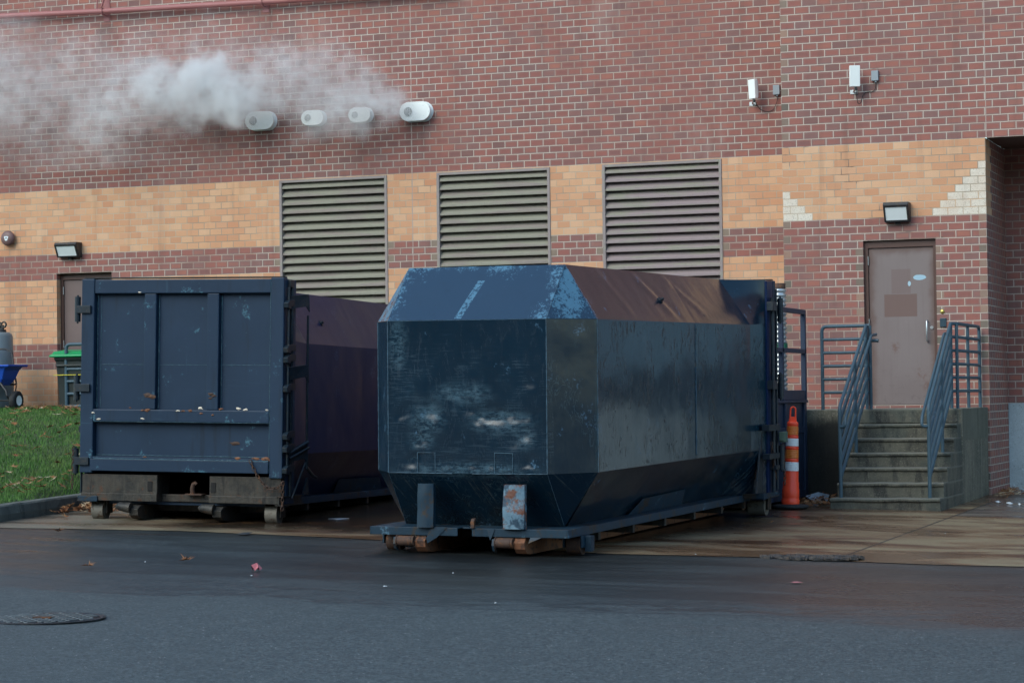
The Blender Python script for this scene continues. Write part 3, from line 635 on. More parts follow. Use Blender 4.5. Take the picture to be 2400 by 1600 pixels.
M_dark = simple('dark_void', (.012, .012, .012), .9)
M_retm = brick('brick_reveal', 'y', 0, .2005, 'main')
def building():
    root = thing('brick_building', 'red and orange brick building with three louvred openings and two brown doors', 'building')
    TOP = 10.5
    LV = [(cx-.9025, cx+.9025, 2.0, ZT-.012) for cx in (-15.11, -12.5, -9.89)]
    DL = (-19.96, -18.96, Z0, Z0+22*CH)
    mb = MB(); wall_holes(-36, -7.6, -.6, TOP, LV+[DL], 0, .22, mb); mb.build('wall', [M_main, M_retm], root, fix=False)
    DR = (-6.764, -5.774, Z0, Z0+22*CH)
    mb = MB(); wall_holes(-7.87, -5.09, -.6, ZT, [DR], YR, .16, mb)
    mb.quad((-7.87, YR, ZT), (14, YR, ZT), (14, YR, TOP), (-7.87, YR, TOP))
    o = mb.build('wall', [M_bay, M_ret], root, fix=False); o['label'] = 'projecting right-hand bay of the wall'
    mb = MB(); mb.quad((-7.87, YR, -.6), (-7.87, YR, TOP), (-7.87, 0, TOP), (-7.87, 0, -.6)); mb.quad((-5.09, YR, -.6), (-5.09, .7, -.6), (-5.09, .7, ZT), (-5.09, YR, ZT))
    mb.build('wall', M_ret, root, fix=False)
    mb = MB(); mb.quad((-5.09, .7, Z0+.0), (14, .7, Z0), (14, .7, ZT), (-5.09, .7, ZT)); mb.build('wall', M_nic, root, fix=False)
    mb = MB(); mb.box(-5.087, 14, .66, .9, -.5, Z0); mb.build('foundation_wall', M_conc_l, root)
    mb = MB(); mb.box(-5.087, 14, .2, .66, -.5, .045); mb.build('step', M_conc_l, root)
    mb = MB(); mb.box(-5.088, 14, YR+.12, .7, ZT-.001, ZT+.1); mb.build('soffit', simple('soffit', (.10, .05, .035), .8), root)
    mb = MB(); mb.box(-36, 14, .3, 25, TOP-.3, TOP+.05); mb.build('roof', M_dark, root)
    # unseen door and dark band, added for the container flank to reflect
    dd = bpy.data.objects.new('reflection_door', None); COL.objects.link(dd); dd.parent = root
    mb = MB()
    for k in range(6): mb.box(-4.12, -1.1, .64, .69, 1.72+.42*k, 2.13+.42*k)
    mb.build('panels', simple('reflection_door_grey', (.20, .33, .43), .5, var=.12), dd, .01)
    mb = MB(); mb.box(-4.3, -.95, .50, .69, 1.255, 1.70); mb.build('reflection_dark_band', M_black, dd)
    # louvres
    for k, cx in enumerate((-15.11, -12.5, -9.89)):
        a, b, z0, z1 = cx-.9025, cx+.9025, 2.0, ZT-.012
        lv = MB(); f = .045
        lv.box(a+.002, a+f, -.012, .13, z0+.002, z1-.002); lv.box(b-f, b-.002, -.012, .13, z0+.002, z1-.002)
        lv.box(a+f, b-f, -.012, .13, z1-.042, z1-.002); lv.box(a+f, b-f, -.012, .13, z0+.002, z0+.04)
        o = lv.build('louvre', M_louf, root, .004)
        sl = MB(); z = z1-.055; p = .1275
        while z > z0+.08:
            x0, x1 = a+f+.001, b-f-.001
            # sloping blade with a turned-down lip
            prof = [(.115, z+.052), (.012, z-.050), (.004, z-.050), (.004, z-.078), (.012, z-.078), (.018, z-.060), (.125, z+.045)]
            if z-.078 > z0: sl.prism(prof, x0, x1, 'x')
            z -= p
        sl.build('blades', M_blade, o)
        bk = MB(); bk.box(a+.01, b-.01, .14, .17, z0+.01, z1-.01); bk.build('backing', M_dark, o)
    # doors
    def door(D, y, big, leafm, label):
        x0, x1, z0, z1 = D
        rt = bpy.data.objects.new('door', None); COL.objects.link(rt); rt.parent = root; rt['label'] = label
        fr = MB(); fw = .055
        fr.box(x0+.002, x0+fw, y-.03, y+.06, z0, z1-.002); fr.box(x1-fw+.01, x1-.002, y-.03, y+.06, z0, z1-.002); fr.box(x0+fw, x1-fw+.01, y-.03, y+.06, z1-.10, z1-.002)
        fr.build('door_frame', M_brown, rt, .003)
        lf = MB(); lf.box(x0+fw+.003, x1-fw+.006, y-.005, y+.04, z0+.006, z1-.104); lf.build('leaf', leafm, rt, .003)
        sl = MB(); sl.box(x0+.01, x1-.01, y-.05, y+.08, z0-.03, z0+.004); sl.build('threshold', M_conc, rt)
        for h in (.27, 1.12, 1.93):
            hh = MB(); hh.cyl((x0+fw, y-.03, z1-h-.06), (x0+fw, y-.03, z1-h+.06), .008, 8); hh.build('hinge', M_steel, rt)
        if big:
            hd = MB(); hx = x1-.145; hz = 2.24
            hd.tube([(hx, y, hz+.14), (hx, y-.055, hz+.135), (hx, y-.06, hz+.12), (hx, y-.06, hz-.12), (hx, y-.055, hz-.135), (hx, y, hz-.14)], .012, 10)
            hd.build('handle', M_steel, rt)
            lk = MB(); lk.cyl((x1-.085, y-.004, 2.285), (x1-.085, y-.022, 2.285), .022, 16); lk.build('lock', M_steel, rt)
        bk = MB(); bk.box(x0, x1, y+.09, y+.12, z0, z1); bk.build('backing', M_dark, rt)
    n = N('worn_door_paint'); P = n.pos(); x, y, z = n.sep(P)[:3]
    a = n.noise(P, 2.0, 5, .6); st = n.noise(n.vm('MULTIPLY', P, (26, 26, 1)), 1, 4, .6)
    c = n.mix(a, (.168, .130, .124), (.215, .178, .172))
    c = n.mix(MX(n, n.ss(st, .5, .7), .3), c, (.16, .12, .115))
    # unfaded edges of the leaf
    ex = n.math('MINIMUM', n.math('SUBTRACT', x, -6.709), n.math('SUBTRACT', -5.79, x)); ez = n.math('SUBTRACT', 3.385, z)
    e = n.ss(n.math('ADD', n.math('MINIMUM', ex, ez), MX(n, n.math('SUBTRACT', n.noise(P, 6, 3), .5), .12)), .02, .13, 1., 0.)
    c = n.mix(MX(n, e, .8), c, (.12, .07, .058))
    def rect(a0, a1, b0, b1): return MX(n, MX(n, n.math('GREATER_THAN', x, a0), n.math('LESS_THAN', x, a1)), MX(n, n.math('GREATER_THAN', z, b0), n.math('LESS_THAN', z, b1)))
    c = n.mix(MX(n, rect(-6.40, -6.137, 2.755, 3.085), .55), c, (.155, .10, .092))
    c = n.mix(MX(n, rect(-6.50, -6.055, 2.44, 2.745), .85), c, (.145, .085, .072))
    def ell(cx, cz, rx, rz, edge=1.1): return n.ss(n.math('ADD', n.vm('LENGTH', n.vm('DIVIDE', n.vm('SUBTRACT', P, (cx, YR+.1, cz)), (rx, 9, rz))), MX(n, n.noise(P, 30, 3), .3)), edge, 1.2, 1., 0.)
    c = n.mix(ell(-6.015, 2.965, .088, .036), c, (.33, .50, .60)); c = n.mix(ell(-6.155, 2.885, .021, .034), c, (.36, .52, .60))
    sp = n.ss(n.noise(P, 13, 6, .75), .56, .62)
    rs = n.math('MAXIMUM', ell(-6.0, 1.66, .12, .16, .2), n.math('MAXIMUM', ell(-6.36, 2.03, .09, .12, .2), ell(-5.93, 1.50, .10, .12, .2)))
    c = n.mix(MX(n, MX(n, rs, n.ss(n.noise(P, 16, 6, .8), .46, .56)), .8), c, (.14, .075, .06))
    c = n.mix(MX(n, MX(n, sp, n.ss(z, 2.0, 1.3)), .4), c, (.12, .09, .085))
    mleaf = n.set(c, .42, 0, .5)
    door(DR, YR+.085, True, mleaf, 'worn mauve-grey door with faded sign patches above the steps')
    door(DL, .14, False, simple('left_door_paint', (.15, .105, .098), .5, var=.18, sc=2), 'brown door half hidden behind the left container')
building()

# ------------------------------------------------------------------ wall fixtures
def stadium(hw, hh, n=14):
    c = hw-hh; P = []
    for k in range(n+1): a = -pi/2+pi*k/n; P.append((c+hh*cos(a), hh*sin(a)))
    for k in range(n+1): a = pi/2+pi*k/n; P.append((-c+hh*cos(a), hh*sin(a)))
    return P
def vent(x, z, hw, hh, label):
    t = thing('exhaust_vent', label, 'vent', (x, 0, z), 0, 'oval exhaust vents in a row on the upper wall')
    mb = MB(); sc = lambda k, q: [(a*k, b*q) for a, b in stadium(hw, hh)]
    def loft(mb, secs):
        n = len(secs[0][0]); vs = [(a, y, b) for P, y in secs for a, b in P]
        fs = [(i*n+k, i*n+(k+1) % n, (i+1)*n+(k+1) % n, (i+1)*n+k) for i in range(len(secs)-1) for k in range(n)]
        mb.add(vs, fs, 0, True); mb.add([(a, secs[-1][1], b) for a, b in secs[-1][0]], [tuple(range(n))], 0)
    loft(mb, [(sc(1.02, 1.04), 0), (sc(1.02, 1.04), -.012), (sc(.93, .88), -.014), (sc(.93, .88), -.10)]); mb.build('housing', M_white, t)
    mb = MB(); loft(mb, [(sc(.90, .85), -.1), (sc(1, 1), -.103), (sc(1, 1), -.118), (sc(.985, .97), -.126)]); mb.build('cover', M_white, t)
    r = hh*.46; cx = -hw+hh*.98
    mb = MB(); mb.lathe([(r*1.12, -.1265), (r*1.15, -.131), (r*1.02, -.133), (r, -.127)], (cx, 0, 0), 28, 'y'); mb.build('outlet_rim', M_white, t)
    mb = MB(); mb.add([(cx+r*cos(a*pi/14), -.1275, r*sin(a*pi/14)) for a in range(28)], [tuple(range(28))]); mb.build('outlet', simple('vent_dark', (.012, .016, .018), .8), t)
    mb = MB()
    for k in range(-6, 7):
        zz = k*r/7; w_ = sqrt(max(0, r*r-zz*zz)); mb.box(cx-w_, cx+w_, -.1325, -.129, zz-.0014, zz+.0014)
    for k in (-1, 0, 1):
        xx = k*r*.45; w_ = sqrt(r*r-xx*xx); mb.box(cx+xx-.002, cx+xx+.002, -.1335, -.1325, -w_, w_)
    mb.build('grille', M_white, t)
    for a, b in ((-.1, .6), (.55, .55), (-.1, -.6), (.6, -.5), (-.92, 0), (.9, -.1)):
        mb = MB(); mb.cyl((a*hw, -.125, b*hh), (a*hw, -.129, b*hh), .005, 8); mb.build('screw', M_steel, t)
vent(-16.28, 5.714, .245, .143, 'white oval exhaust vent at the left end, wreathed in thick steam')
vent(-15.385, 5.71, .188, .116, 'small white oval exhaust vent, second from the left')
vent(-14.60, 5.712, .184, .114, 'small white oval exhaust vent, third from the left, hazed by steam')
vent(-13.69, 5.714, .25, .145, 'clear white oval exhaust vent at the right end, free of steam')

def wallpack(x, y, z, w_, h, label, yawlens=0):
    t = thing('wall_light', label, 'wall light', (x, y, z), 0, 'floodlights mounted over the doors')
    mb = MB(); hw, hh = w_/2, h/2
    prof = [(0, hh), (-.17, hh*.98), (-.19, hh*.72), (-.09, -hh), (0, -hh)]
    mb.prism(prof, -hw, hw, 'x'); mb.build('housing', M_dkmetal, t, .008)
    # bezel and lens on the sloping front
    a, b = Vector((0, -.19, hh*.72)), Vector((0, -.09, -hh)); nrm = Vector((0, -(a.z-b.z), -(b.y-a.y))).normalized()
    def P(u, s_, o_): p = a.lerp(b, s_)+nrm*o_; return (u, p.y, p.z)
    mb = MB()
    for u0, u1, s0, s1 in ((-hw*.96, hw*.96, .03, .12), (-hw*.96, hw*.96, .88, .97), (-hw*.96, -hw*.84, .12, .88), (hw*.84, hw*.96, .12, .88)):
        vs = [P(u0, s0, .001), P(u1, s0, .001), P(u1, s1, .001), P(u0, s1, .001), P(u0, s0, .014), P(u1, s0, .014), P(u1, s1, .014), P(u0, s1, .014)]
        mb.add(vs, [(0, 1, 2, 3), (4, 5, 6, 7), (0, 1, 5, 4), (1, 2, 6, 5), (2, 3, 7, 6), (3, 0, 4, 7)])
    mb.build('bezel', M_dkmetal, t)
    mb = MB(); vs = [P(-hw*.84, .12, .006), P(hw*.84, .12, .006), P(hw*.84, .88, .006), P(-hw*.84, .88, .006)]; mb.add(vs, [(0, 1, 2, 3)])
    mb.build('lens', simple('frosted_lens', (.78, .84, .84), .2, var=.05), t)
    mb = MB(); mb.box(-.03, .03, -.05, 0, -hh-.03, -hh); mb.build('conduit_box', M_dkmetal, t)
wallpack(-19.69, 0, 3.845, .40, .235, 'dark wall floodlight above the left brown door')
wallpack(-6.275, YR, 3.845, .345, .265, 'dark wall floodlight above the right door and steps')

t = thing('fire_bell', 'round brown alarm bell on the orange brick at the left edge', 'alarm bell', (-20.815, 0, 4.07))
M_bell = simple('bell_brown', (.15, .085, .08), .45, var=.3, sc=12)
mb = MB(); mb.lathe([(.085, 0), (.085, -.04), (.118, -.045), (.122, -.06), (.115, -.085), (.085, -.105), (.04, -.112), (.001, -.113)], n=36, axis='y'); mb.build('gong', M_bell, t)
mb = MB(); mb.add([(x*.9, -.1145, z*.9) for x, z in ((-.048, .022), (-.03, .036), (.028, .036), (.046, .02), (.03, -.012), (.022, -.04), (-.012, -.05), (-.03, -.03), (-.034, -.008))], [tuple(range(9))]); mb.build('sticker', simple('sticker', (.70, .76, .78), .5, var=.06), t)
mb = MB(); mb.cyl((0, -.113, 0), (0, -.12, 0), .011, 12); mb.build('centre_bolt', M_dkmetal, t)

def antenna(x, y, z, yaw, label, w_=.135, h=.275, s=1):
    t = thing('panel_antenna', label, 'antenna', (x, y, z), 0, 'white panel antennas on the upper wall')
    M = Matrix.Translation((0, -.19, 0))@Matrix.Rotation(yaw, 4, 'Z')@Matrix.Rotation(radians(3), 4, 'X')
    mb = MB(); mb.box(-w_/2, w_/2, -.03, .03, -h/2, h/2, 0, M, .008); mb.build('panel', M_white, t)
    mb = MB(); mb.box(-w_/2+.01, w_/2-.01, .03, .05, -h*.42, h*.42, 0, M, .004); mb.build('back_cover', simple('antenna_back', (.55, .58, .60), .5, var=.08), t)
    mb = MB(); mb.box(-.055*s-.05, -.055*s+.05, -.012, 0, -h/2-.075, -h/2-.02); mb.tube([(-.055*s, -.01, -h/2-.05), (-.055*s*.6, -.1, -h/2-.05), (0, -.17, -h/2-.03), (0, -.18, -h/2+.03)], .012, 8); mb.build('bracket', M_steel, t)
    mb = MB(); mb.cyl((.02, -.19, -h/2-.01), (.02, -.19, -h/2-.05), .014, 10); mb.build('connector', M_black, t)
    return t
antenna(-8.46, 0, 5.735, radians(-32), 'white panel antenna left of the wall corner, turned aside')
antenna(-6.80, YR, 5.705, radians(22), 'white panel antenna on the projecting bay', .14, .285)
def jbox(x, y, z, label, pts):
    t = thing('junction_box', label, 'junction box', (x, y, z), 0, 'grey junction boxes beside the antennas')
    mb = MB(); mb.box(-.047, .047, -.055, -.001, -.068, .068, 0, None, .004); mb.build('box', M_greybox, t)
    mb = MB(); mb.cyl((.01, -.03, -.068), (.01, -.03, -.09), .014, 12); mb.build('gland', M_greybox, t)
    # smooth cable
    P = [Vector(p) for p in pts]; Q = []
    for i in range(len(P)-1):
        p0, p1, p2, p3 = P[max(i-1, 0)], P[i], P[i+1], P[min(i+2, len(P)-1)]
        for k in range(6):
            u = k/6; Q.append(.5*((2*p1)+(p2-p0)*u+(2*p0-5*p1+4*p2-p3)*u*u+(3*p1-p0-3*p2+p3)*u**3))
    Q.append(P[-1]); mb = MB(); mb.tube(Q, .0048, 6); mb.build('cable', M_cable, t)
jbox(-8.16, 0, 5.725, 'grey junction box tight against the wall corner', [(.01, -.03, -.09), (.005, -.03, -.16), (-.05, -.02, -.27), (-.14, -.02, -.30), (-.24, -.06, -.26), (-.27, -.17, -.18), (-.28, -.19, -.17)])
jbox(-6.555, YR, 5.715, 'grey junction box right of the antenna on the bay', [(.01, -.03, -.09), (.0, -.02, -.17), (-.04, -.01, -.21), (-.13, -.01, -.215), (-.17, -.03, -.26), (-.19, -.08, -.36), (-.215, -.15, -.37), (-.225, -.19, -.22), (-.225, -.19, -.20)])

t = thing('red_pipe', 'dull red painted pipe along the top left of the wall', 'pipe')
mb = MB(); mb.tube([(-24, -.12, 7.70), (-21, -.12, 7.64), (-18.97, -.12, 7.585), (-16, -.12, 7.53), (-13, -.12, 7.48)], .043, 16); mb.build('pipe_run', M_pipe, t)
for x, z in ((-19.0, 7.58), (-16.2, 7.53)):
    mb = MB(); mb.box(x-.055, x+.055, -.012, 0, z-.14, z+.40); mb.box(x-.008, x+.008, -.17, -.012, z-.06, z-.045)
    mb.prism([(-.012, z+.38), (-.012, z+.30), (-.17, z+.04), (-.19, z+.06)], x-.006, x+.006, 'x')
    mb.tube([(x, -.12+.053*cos(a*pi/8), z+.053*sin(a*pi/8)) for a in range(17)], .008, 6, cap=False)
    mb.tube([(x-.1, -.13, z-.03), (x-.1, -.13, z+.35)], .01, 6)
    mb.build('bracket', M_pipe, t, .002)

t = thing('door_bell', 'small brass bell push on the brick right of the door', 'bell push', (-5.70, YR, 2.492))
mb = MB(); mb.lathe([(.030, 0), (.030, -.008), (.022, -.015), (.010, -.017), (.001, -.022)], n=20, axis='y'); mb.build('push', simple('brass', (.55, .42, .12), .3, .9), t)
t = thing('card_reader', 'small dark card reader on the brick below the brass bell', 'card reader', (-5.69, YR, 2.345))
mb = MB(); mb.box(-.042, .042, -.025, -.001, -.06, .06, 0, None, .006); mb.build('reader', simple('reader', (.02, .05, .07), .35), t)

# ------------------------------------------------------------------ entrance stairs
def stairs():
    root = thing('concrete_steps', 'weathered concrete entrance platform with seven steps', 'steps')
    XL, XRt, YF, YP = -6.455, -5.12, -4.53, -2.90
    T = (YP-YF)/6; zs = [.146, .321, .497, .671, .846, 1.02, 1.205]
    xr = [-5.12]*6
    prev = None
    for k in range(6):
        y0 = YF+T*k; mb = MB(); xl = XL+(.0 if k == 0 else .03)
        n = 24; 
        nose = .02
        # riser + tread block with slightly worn nosing
        z0 = -.12 if k == 0 else zs[k-1]-.02
        prof = [(YP, z0), (y0+.022, z0), (y0+.022, zs[k]-.05), (y0, zs[k]-.035), (y0, zs[k]-.008), (y0+.012, zs[k]), (YP, zs[k])]
        x1 = XRt if k == 0 else XRt-.004*k
        xsn = [xl+(x1-xl)*i/n for i in range(n+1)]; vs = []
        for x in xsn:
            for (yy, zz) in prof:
                j = .006*noise.noise((x*6, yy*3, zz*7+k)) if zz > zs[k]-.06 and yy < YP-.01 else 0
                j2 = .006*noise.noise((x*9, zz*4, 5+k)) if yy < YP-.01 else 0
                vs.append((x, yy+j2, zz+j))
        m = len(prof); fs = [(i*m+q, i*m+(q+1) % m, (i+1)*m+(q+1) % m, (i+1)*m+q) for i in range(n) for q in range(m)]
        fs += [tuple(range(m)), tuple(n*m+q for q in range(m-1, -1, -1))]
        mb.add(vs, fs)
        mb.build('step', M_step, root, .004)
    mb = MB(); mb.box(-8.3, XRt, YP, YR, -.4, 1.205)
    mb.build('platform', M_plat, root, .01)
    # top slab edge / patched stucco
    mb = MB(); mb.box(-6.45, XRt-.055, YP-.018, YP-.0, 1.03, 1.2); mb.build('top_riser', M_step, root, .004)
    mb = MB(); mb.box(XRt, XRt+.006, YP+.02, YR-.02, .80, 1.2); mb.build('side_slab', mk_concrete('side_stucco', (.15, .155, .12), (.06, .062, .05)), root)
stairs()
def bend(pts, r=.05, n=5):
    P = [Vector(p) for p in pts]; out = [P[0]]
    for i in range(1, len(P)-1):
        a = (P[i-1]-P[i]); b = (P[i+1]-P[i]); q = min(r, a.length*.45, b.length*.45); a.normalize(); b.normalize()
        s_, e = P[i]+a*q, P[i]+b*q
        for k in range(n+1): u = k/n; out.append(s_*(1-u)**2+P[i]*2*u*(1-u)+e*u*u)
    return out+[P[-1]]
def railings():
    zr = [2.275-.17*k for k in range(6)]; r = .021
    r = .0225; slope = .643; Ylo, Yhi = -4.40, -2.80
    for side, X, lab in ((-1, -6.345, 'blue-grey pipe railing on the left of the steps with a guard across the platform'), (1, -5.265, 'blue-grey pipe railing on the right of the steps with a guard along the platform side')):
        t = thing('stair_railing', lab, 'railing', (0, 0, 0), 0, 'pipe railings flanking the steps')
        top = lambda y: 1.245+slope*(y-Ylo)
        mb = MB(); mb.tube(bend([(X, Ylo, .14), (X, Ylo, top(Ylo)), (X, Yhi, top(Yhi))], .06), r, 12); mb.build('top_rail', M_rail, t)
        for k in range(1, 6):
            mb = MB(); ya = Ylo+.0; mb.tube([(X, ya, top(ya)-.17*k), (X, Yhi, top(Yhi)-.17*k)], .0225, 10); mb.build('rail', M_rail, t)
        for yy in (-3.50, Yhi):
            zb = .671+.17 if yy == -3.50 else 1.2
            mb = MB(); mb.tube([(X, yy, .67 if yy == -3.5 else 1.2), (X, yy, top(yy))], r*.95, 12); mb.build('post', M_rail, t)
        # handrail on the inner side
        xi = X-side*.075
        if side > 0: xi = X-.075
        else: xi = X+.075
        h = lambda y: top(y)-.13
        mb = MB(); mb.tube(bend([(X, Ylo, 1.005), (xi, Ylo-.05, 1.005), (xi, Ylo-.02, h(Ylo)), (xi, Yhi-.05, h(Yhi)), (xi, Yhi+.25, h(Yhi)+.02)], .045), .019, 12)
        mb.build('handrail', M_rail, t)
        if side < 0:
            xa, xb, y = -6.93, -6.305, -2.76
            mb = MB(); mb.tube(bend([(xa, y, 1.2), (xa, y, zr[0]), (xb, y, zr[0])], .07), r, 12); mb.build('guard_frame', M_rail, t)
            for z in zr[1:]:
                mb = MB(); mb.tube([(xa, y, z), (xb, y, z)], .020, 10); mb.build('rail', M_rail, t)
            mb = MB(); mb.tube([(xb, y, 1.2), (xb, y, zr[0])], r, 12); mb.build('post', M_rail, t)
            mb = MB(); mb.tube([(xb-.02, y, zr[1]-.02), (xb+.11, y, zr[1]-.025)], .022, 10); mb.build('rail_stub', M_rail, t)
        else:
            x, ya, yb = -5.205, -2.80, -1.0
            mb = MB(); mb.tube(bend([(X, Yhi, zr[0]), (x, ya+.1, zr[0]), (x, yb, zr[0]), (x, yb, 1.2)], .07), r, 12); mb.build('guard_frame', M_rail, t)
            for z in zr[1:]:
                mb = MB(); mb.tube([(X, Yhi, z), (x, ya+.1, z), (x, yb, z)], .020, 10); mb.build('rail', M_rail, t)
            for yy in (-2.72, -1.9):
                mb = MB(); mb.tube([(x, yy, 1.2), (x, yy, zr[0])], .021, 12); mb.build('post', M_rail, t)
railings()

# ------------------------------------------------------------------ containers
def facet(mb, A, B, C, D, disp=None, cell=.06, mi=0):
    A, B, C, D = map(Vector, (A, B, C, D))
    nu = max(2, min(90, int(max((B-A).length, (C-D).length)/cell))); nv = max(2, min(90, int(max((D-A).length, (C-B).length)/cell)))
    nr = (C-A).cross(D-B).normalized(); cen = (A+B+C+D)/4
    if nr.dot(cen-Vector((0, 3, 1.4))) < 0: nr = -nr
    vs = []
    for j in range(nv+1):
        v = j/nv
        for i in range(nu+1):
            u = i/nu; p = (A*(1-u)+B*u)*(1-v)+(D*(1-u)+C*u)*v
            e = min(u, 1-u)*nu*cell, min(v, 1-v)*nv*cell
            fade = min(1, min(e)/.12); fade = fade*fade*(3-2*fade)
            dd = .006*noise.noise(p*1.7)+.0025*noise.noise(p*5)
            if disp: dd += disp(p)
            vs.append(p+nr*dd*fade)
    w_ = nu+1
    mb.add(vs, [(j*w_+i, j*w_+i+1, (j+1)*w_+i+1, (j+1)*w_+i) for j in range(nv) for i in range(nu)], mi, True)

def link_chain(mb, pts, s=.03):
    P = [Vector(p) for p in pts]; seg = []; 
    L = [0]
    for a, b in zip(P, P[1:]): L.append(L[-1]+(b-a).length)
    n = max(2, int(L[-1]/(s*1.45)))
    for k in range(n):
        d_ = (k+.5)*L[-1]/n; i = max(j for j in range(len(L)) if L[j] <= d_); i = min(i, len(P)-2)
        u = (d_-L[i])/(L[i+1]-L[i]); c = P[i].lerp(P[i+1], u); tg = (P[i+1]-P[i]).normalized()
        a = tg.orthogonal().normalized(); b = tg.cross(a)
        if k % 2: a = b
        R_ = []
        for q in range(11): an = 2*pi*q/10; R_.append(c+tg*cos(an)*s+a*sin(an)*s*.5)
        mb.tube(R_, s*.17, 5, cap=False)
def sag(a, b, h, n=14):
    a, b = Vector(a), Vector(b); return [a.lerp(b, k/n)+Vector((0, 0, -h*4*(k/n)*(1-k/n))) for k in range(n+1)]

def container(label, t, yaw, pit, rol, flip, z2, zt, bodymat, seed):
    root = thing('roll_off_container', label, 'container', (0, 0, 0), 0, 'navy steel roll-off containers')
    M = Matrix.Translation(t)@Matrix.Rotation(yaw, 4, 'Z')@Matrix.Rotation(pit, 4, 'X')@Matrix.Rotation(rol, 4, 'Y')
    if flip: M = M@Matrix.Translation((0, 6.3, 0))@Matrix.Rotation(pi, 4, 'Z')
    root.location, q, _ = M.decompose(); root.rotation_euler = q.to_euler()
    z1, zd, zb = .762, .256, .178
    # ---- body
    def dent_front(p):
        x, z = p.x, p.z; d_ = 0
        for cx, cz, r, dep in ((-.37, 1.33, .10, .032), (-.43, 1.21, .07, .018), (-.47, 1.08, .10, .028), (-.60, 1.34, .07, .014), (.15, 1.30, .11, .030), (.32, 1.29, .10, .026), (.47, 1.31, .08, .022), (.60, 1.30, .05, .016), (.58, 1.13, .07, .018), (.48, 1.06, .05, .012), (.64, 1.62, .08, .014), (-.55, .84, .09, .03), (-.2, .83, .12, .026), (.05, .84, .06, .022), (.25, .83, .08, .026), (.62, .84, .12, .030), (-.50, .92, .06, .014), (.72, 1.32, .04, .014), (-.68, 1.30, .05, .012), (-.52, 1.42, .06, .014), (.02, 1.36, .06, .014), (-.02, 1.5, .18, .010), (.2, 1.9, .3, .008)):
            q_ = ((x-cx)**2+((z-cz)*1.15)**2)/r/r
            if q_ < 9: d_ -= .50*dep*math.exp(-q_*1.0)*(1.15 if z < cz else 1)*(1+.5*noise.noise((x*14, z*22, 3)))
            q_ = ((x-cx-.01)**2+((z-cz+.1)*1.3)**2)/r/r
            if q_ < 9: d_ += .5*dep*.35*math.exp(-q_*1.2)
        return d_
    def crease(p):
        s_ = p.y; v = (p.z-z2)/(zt-z2); d_ = 0
        for c, k, dep, lo, hi in ((1.5, .35, .004, 0, .7), (2.75, .75, .011, .0, .7), (3.85, 1.0, .010, .3, 1)):
            q_ = (s_-c+k*(v-.4))/.09
            if abs(q_) < 4 and lo < v+.15: d_ += dep*(math.exp(-q_*q_)-.6*math.exp(-(q_-1.4)**2))
        return d_
    mb = MB(); wt = .80; wb = .81; Wf = .80; Wb = 1.125
    for sx in (1, -1):
        F = lambda x, y, z: (sx*x, y, z)
        fa = lambda a, b, c, d_, disp=None, cell=.07: facet(mb, a, b, c, d_, disp if seed == 0 else None, cell)
        # chamfer corner: upper, middle, lower
        fa(F(Wf, 0, z2), F(Wb, .475, z2), F(wt, .50, zt), F(wt-.012, .498, zt))
        fa(F(Wf, 0, z1), F(Wb, .475, z1), F(Wb, .475, z2), F(Wf, 0, z2))
        fa(F(wb-.01, .41, zd), F(wb, .418, zd), F(Wb, .475, z1), F(Wf, 0, z1))
        # flanks
        for ya, yb, xa, xb in ((.475, 3.52, Wb, Wb-.005), (3.52, 5.45, Wb-.005, 1.16)):
            fa(F(xa, ya, z2), F(xb, yb, z2), F(wt, yb, zt), F(wt, max(ya, .50), zt), crease, .05)
            fa(F(xa, ya, z1), F(xb, yb, z1), F(xb, yb, z2), F(xa, ya, z2))
            fa(F(wb, max(ya, .418), zd), F(wb, yb, zd), F(xb, yb, z1), F(xa, ya, z1))
        # transition to the square rear frame
        fa(F(1.16, 5.45, z2), F(1.20, 5.95, z2+.02), F(1.20, 5.95, zt), F(wt, 5.45, zt))
        fa(F(1.16, 5.45, z1), F(1.20, 5.95, z1), F(1.20, 5.95, z2+.02), F(1.16, 5.45, z2))
        fa(F(wb, 5.45, zd), F(1.20, 5.95, zd), F(1.20, 5.95, z1), F(1.16, 5.45, z1))
    fr = dent_front if seed == 0 else None
    facet(mb, (-Wf, 0, z1), (Wf, 0, z1), (Wf, 0, z2), (-Wf, 0, z2), fr, .018)
    facet(mb, (-Wf, 0, z2), (Wf, 0, z2), (wt, .50, zt), (-wt, .50, zt), None, .04)
    facet(mb, (-wb, .41, zd), (wb, .41, zd), (Wf, 0, z1), (-Wf, 0, z1), None, .04)
    facet(mb, (-wt, .50, zt), (wt, .50, zt), (wt, 5.45, zt), (-wt, 5.45, zt), None, .15)
    facet(mb, (-wt, 5.45, zt), (wt, 5.45, zt), (1.2, 5.95, zt), (-1.2, 5.95, zt), None, .15)
    mb.quad((-wb, .41, zd), (wb, .41, zd), (wb, 5.5, zd), (-wb, 5.5, zd)); mb.quad((-wb, 5.5, zd), (wb, 5.5, zd), (1.2, 5.95, zd), (-1.2, 5.95, zd))
    body = mb.build('body', bodymat, root, fix=False)
    # ---- weld seams, slightly uneven
    mb = MB(); rs = random.Random(seed)
    def seam(a, b, r=.0045):
        a, b = Vector(a), Vector(b); n = max(4, int((b-a).length/.03)); mb.tube([a.lerp(b, i/n)+Vector([rs.uniform(-.0012, .0012) for _ in range(3)]) for i in range(n+1)], [r*(.6+.7*rs.random()) for _ in range(n+1)], 5)
    for sx in (1, -1):
        seam((sx*Wf, -.001, z1), (sx*Wf, -.001, z2)); seam((sx*(Wb+.001), .475, z1), (sx*(Wb+.001), .475, z2), .0035)
        seam((sx*Wf, 0, z2), (sx*wt, .50, zt), .002); seam((sx*Wf, 0, z1), (sx*wb, .41, zd), .002)
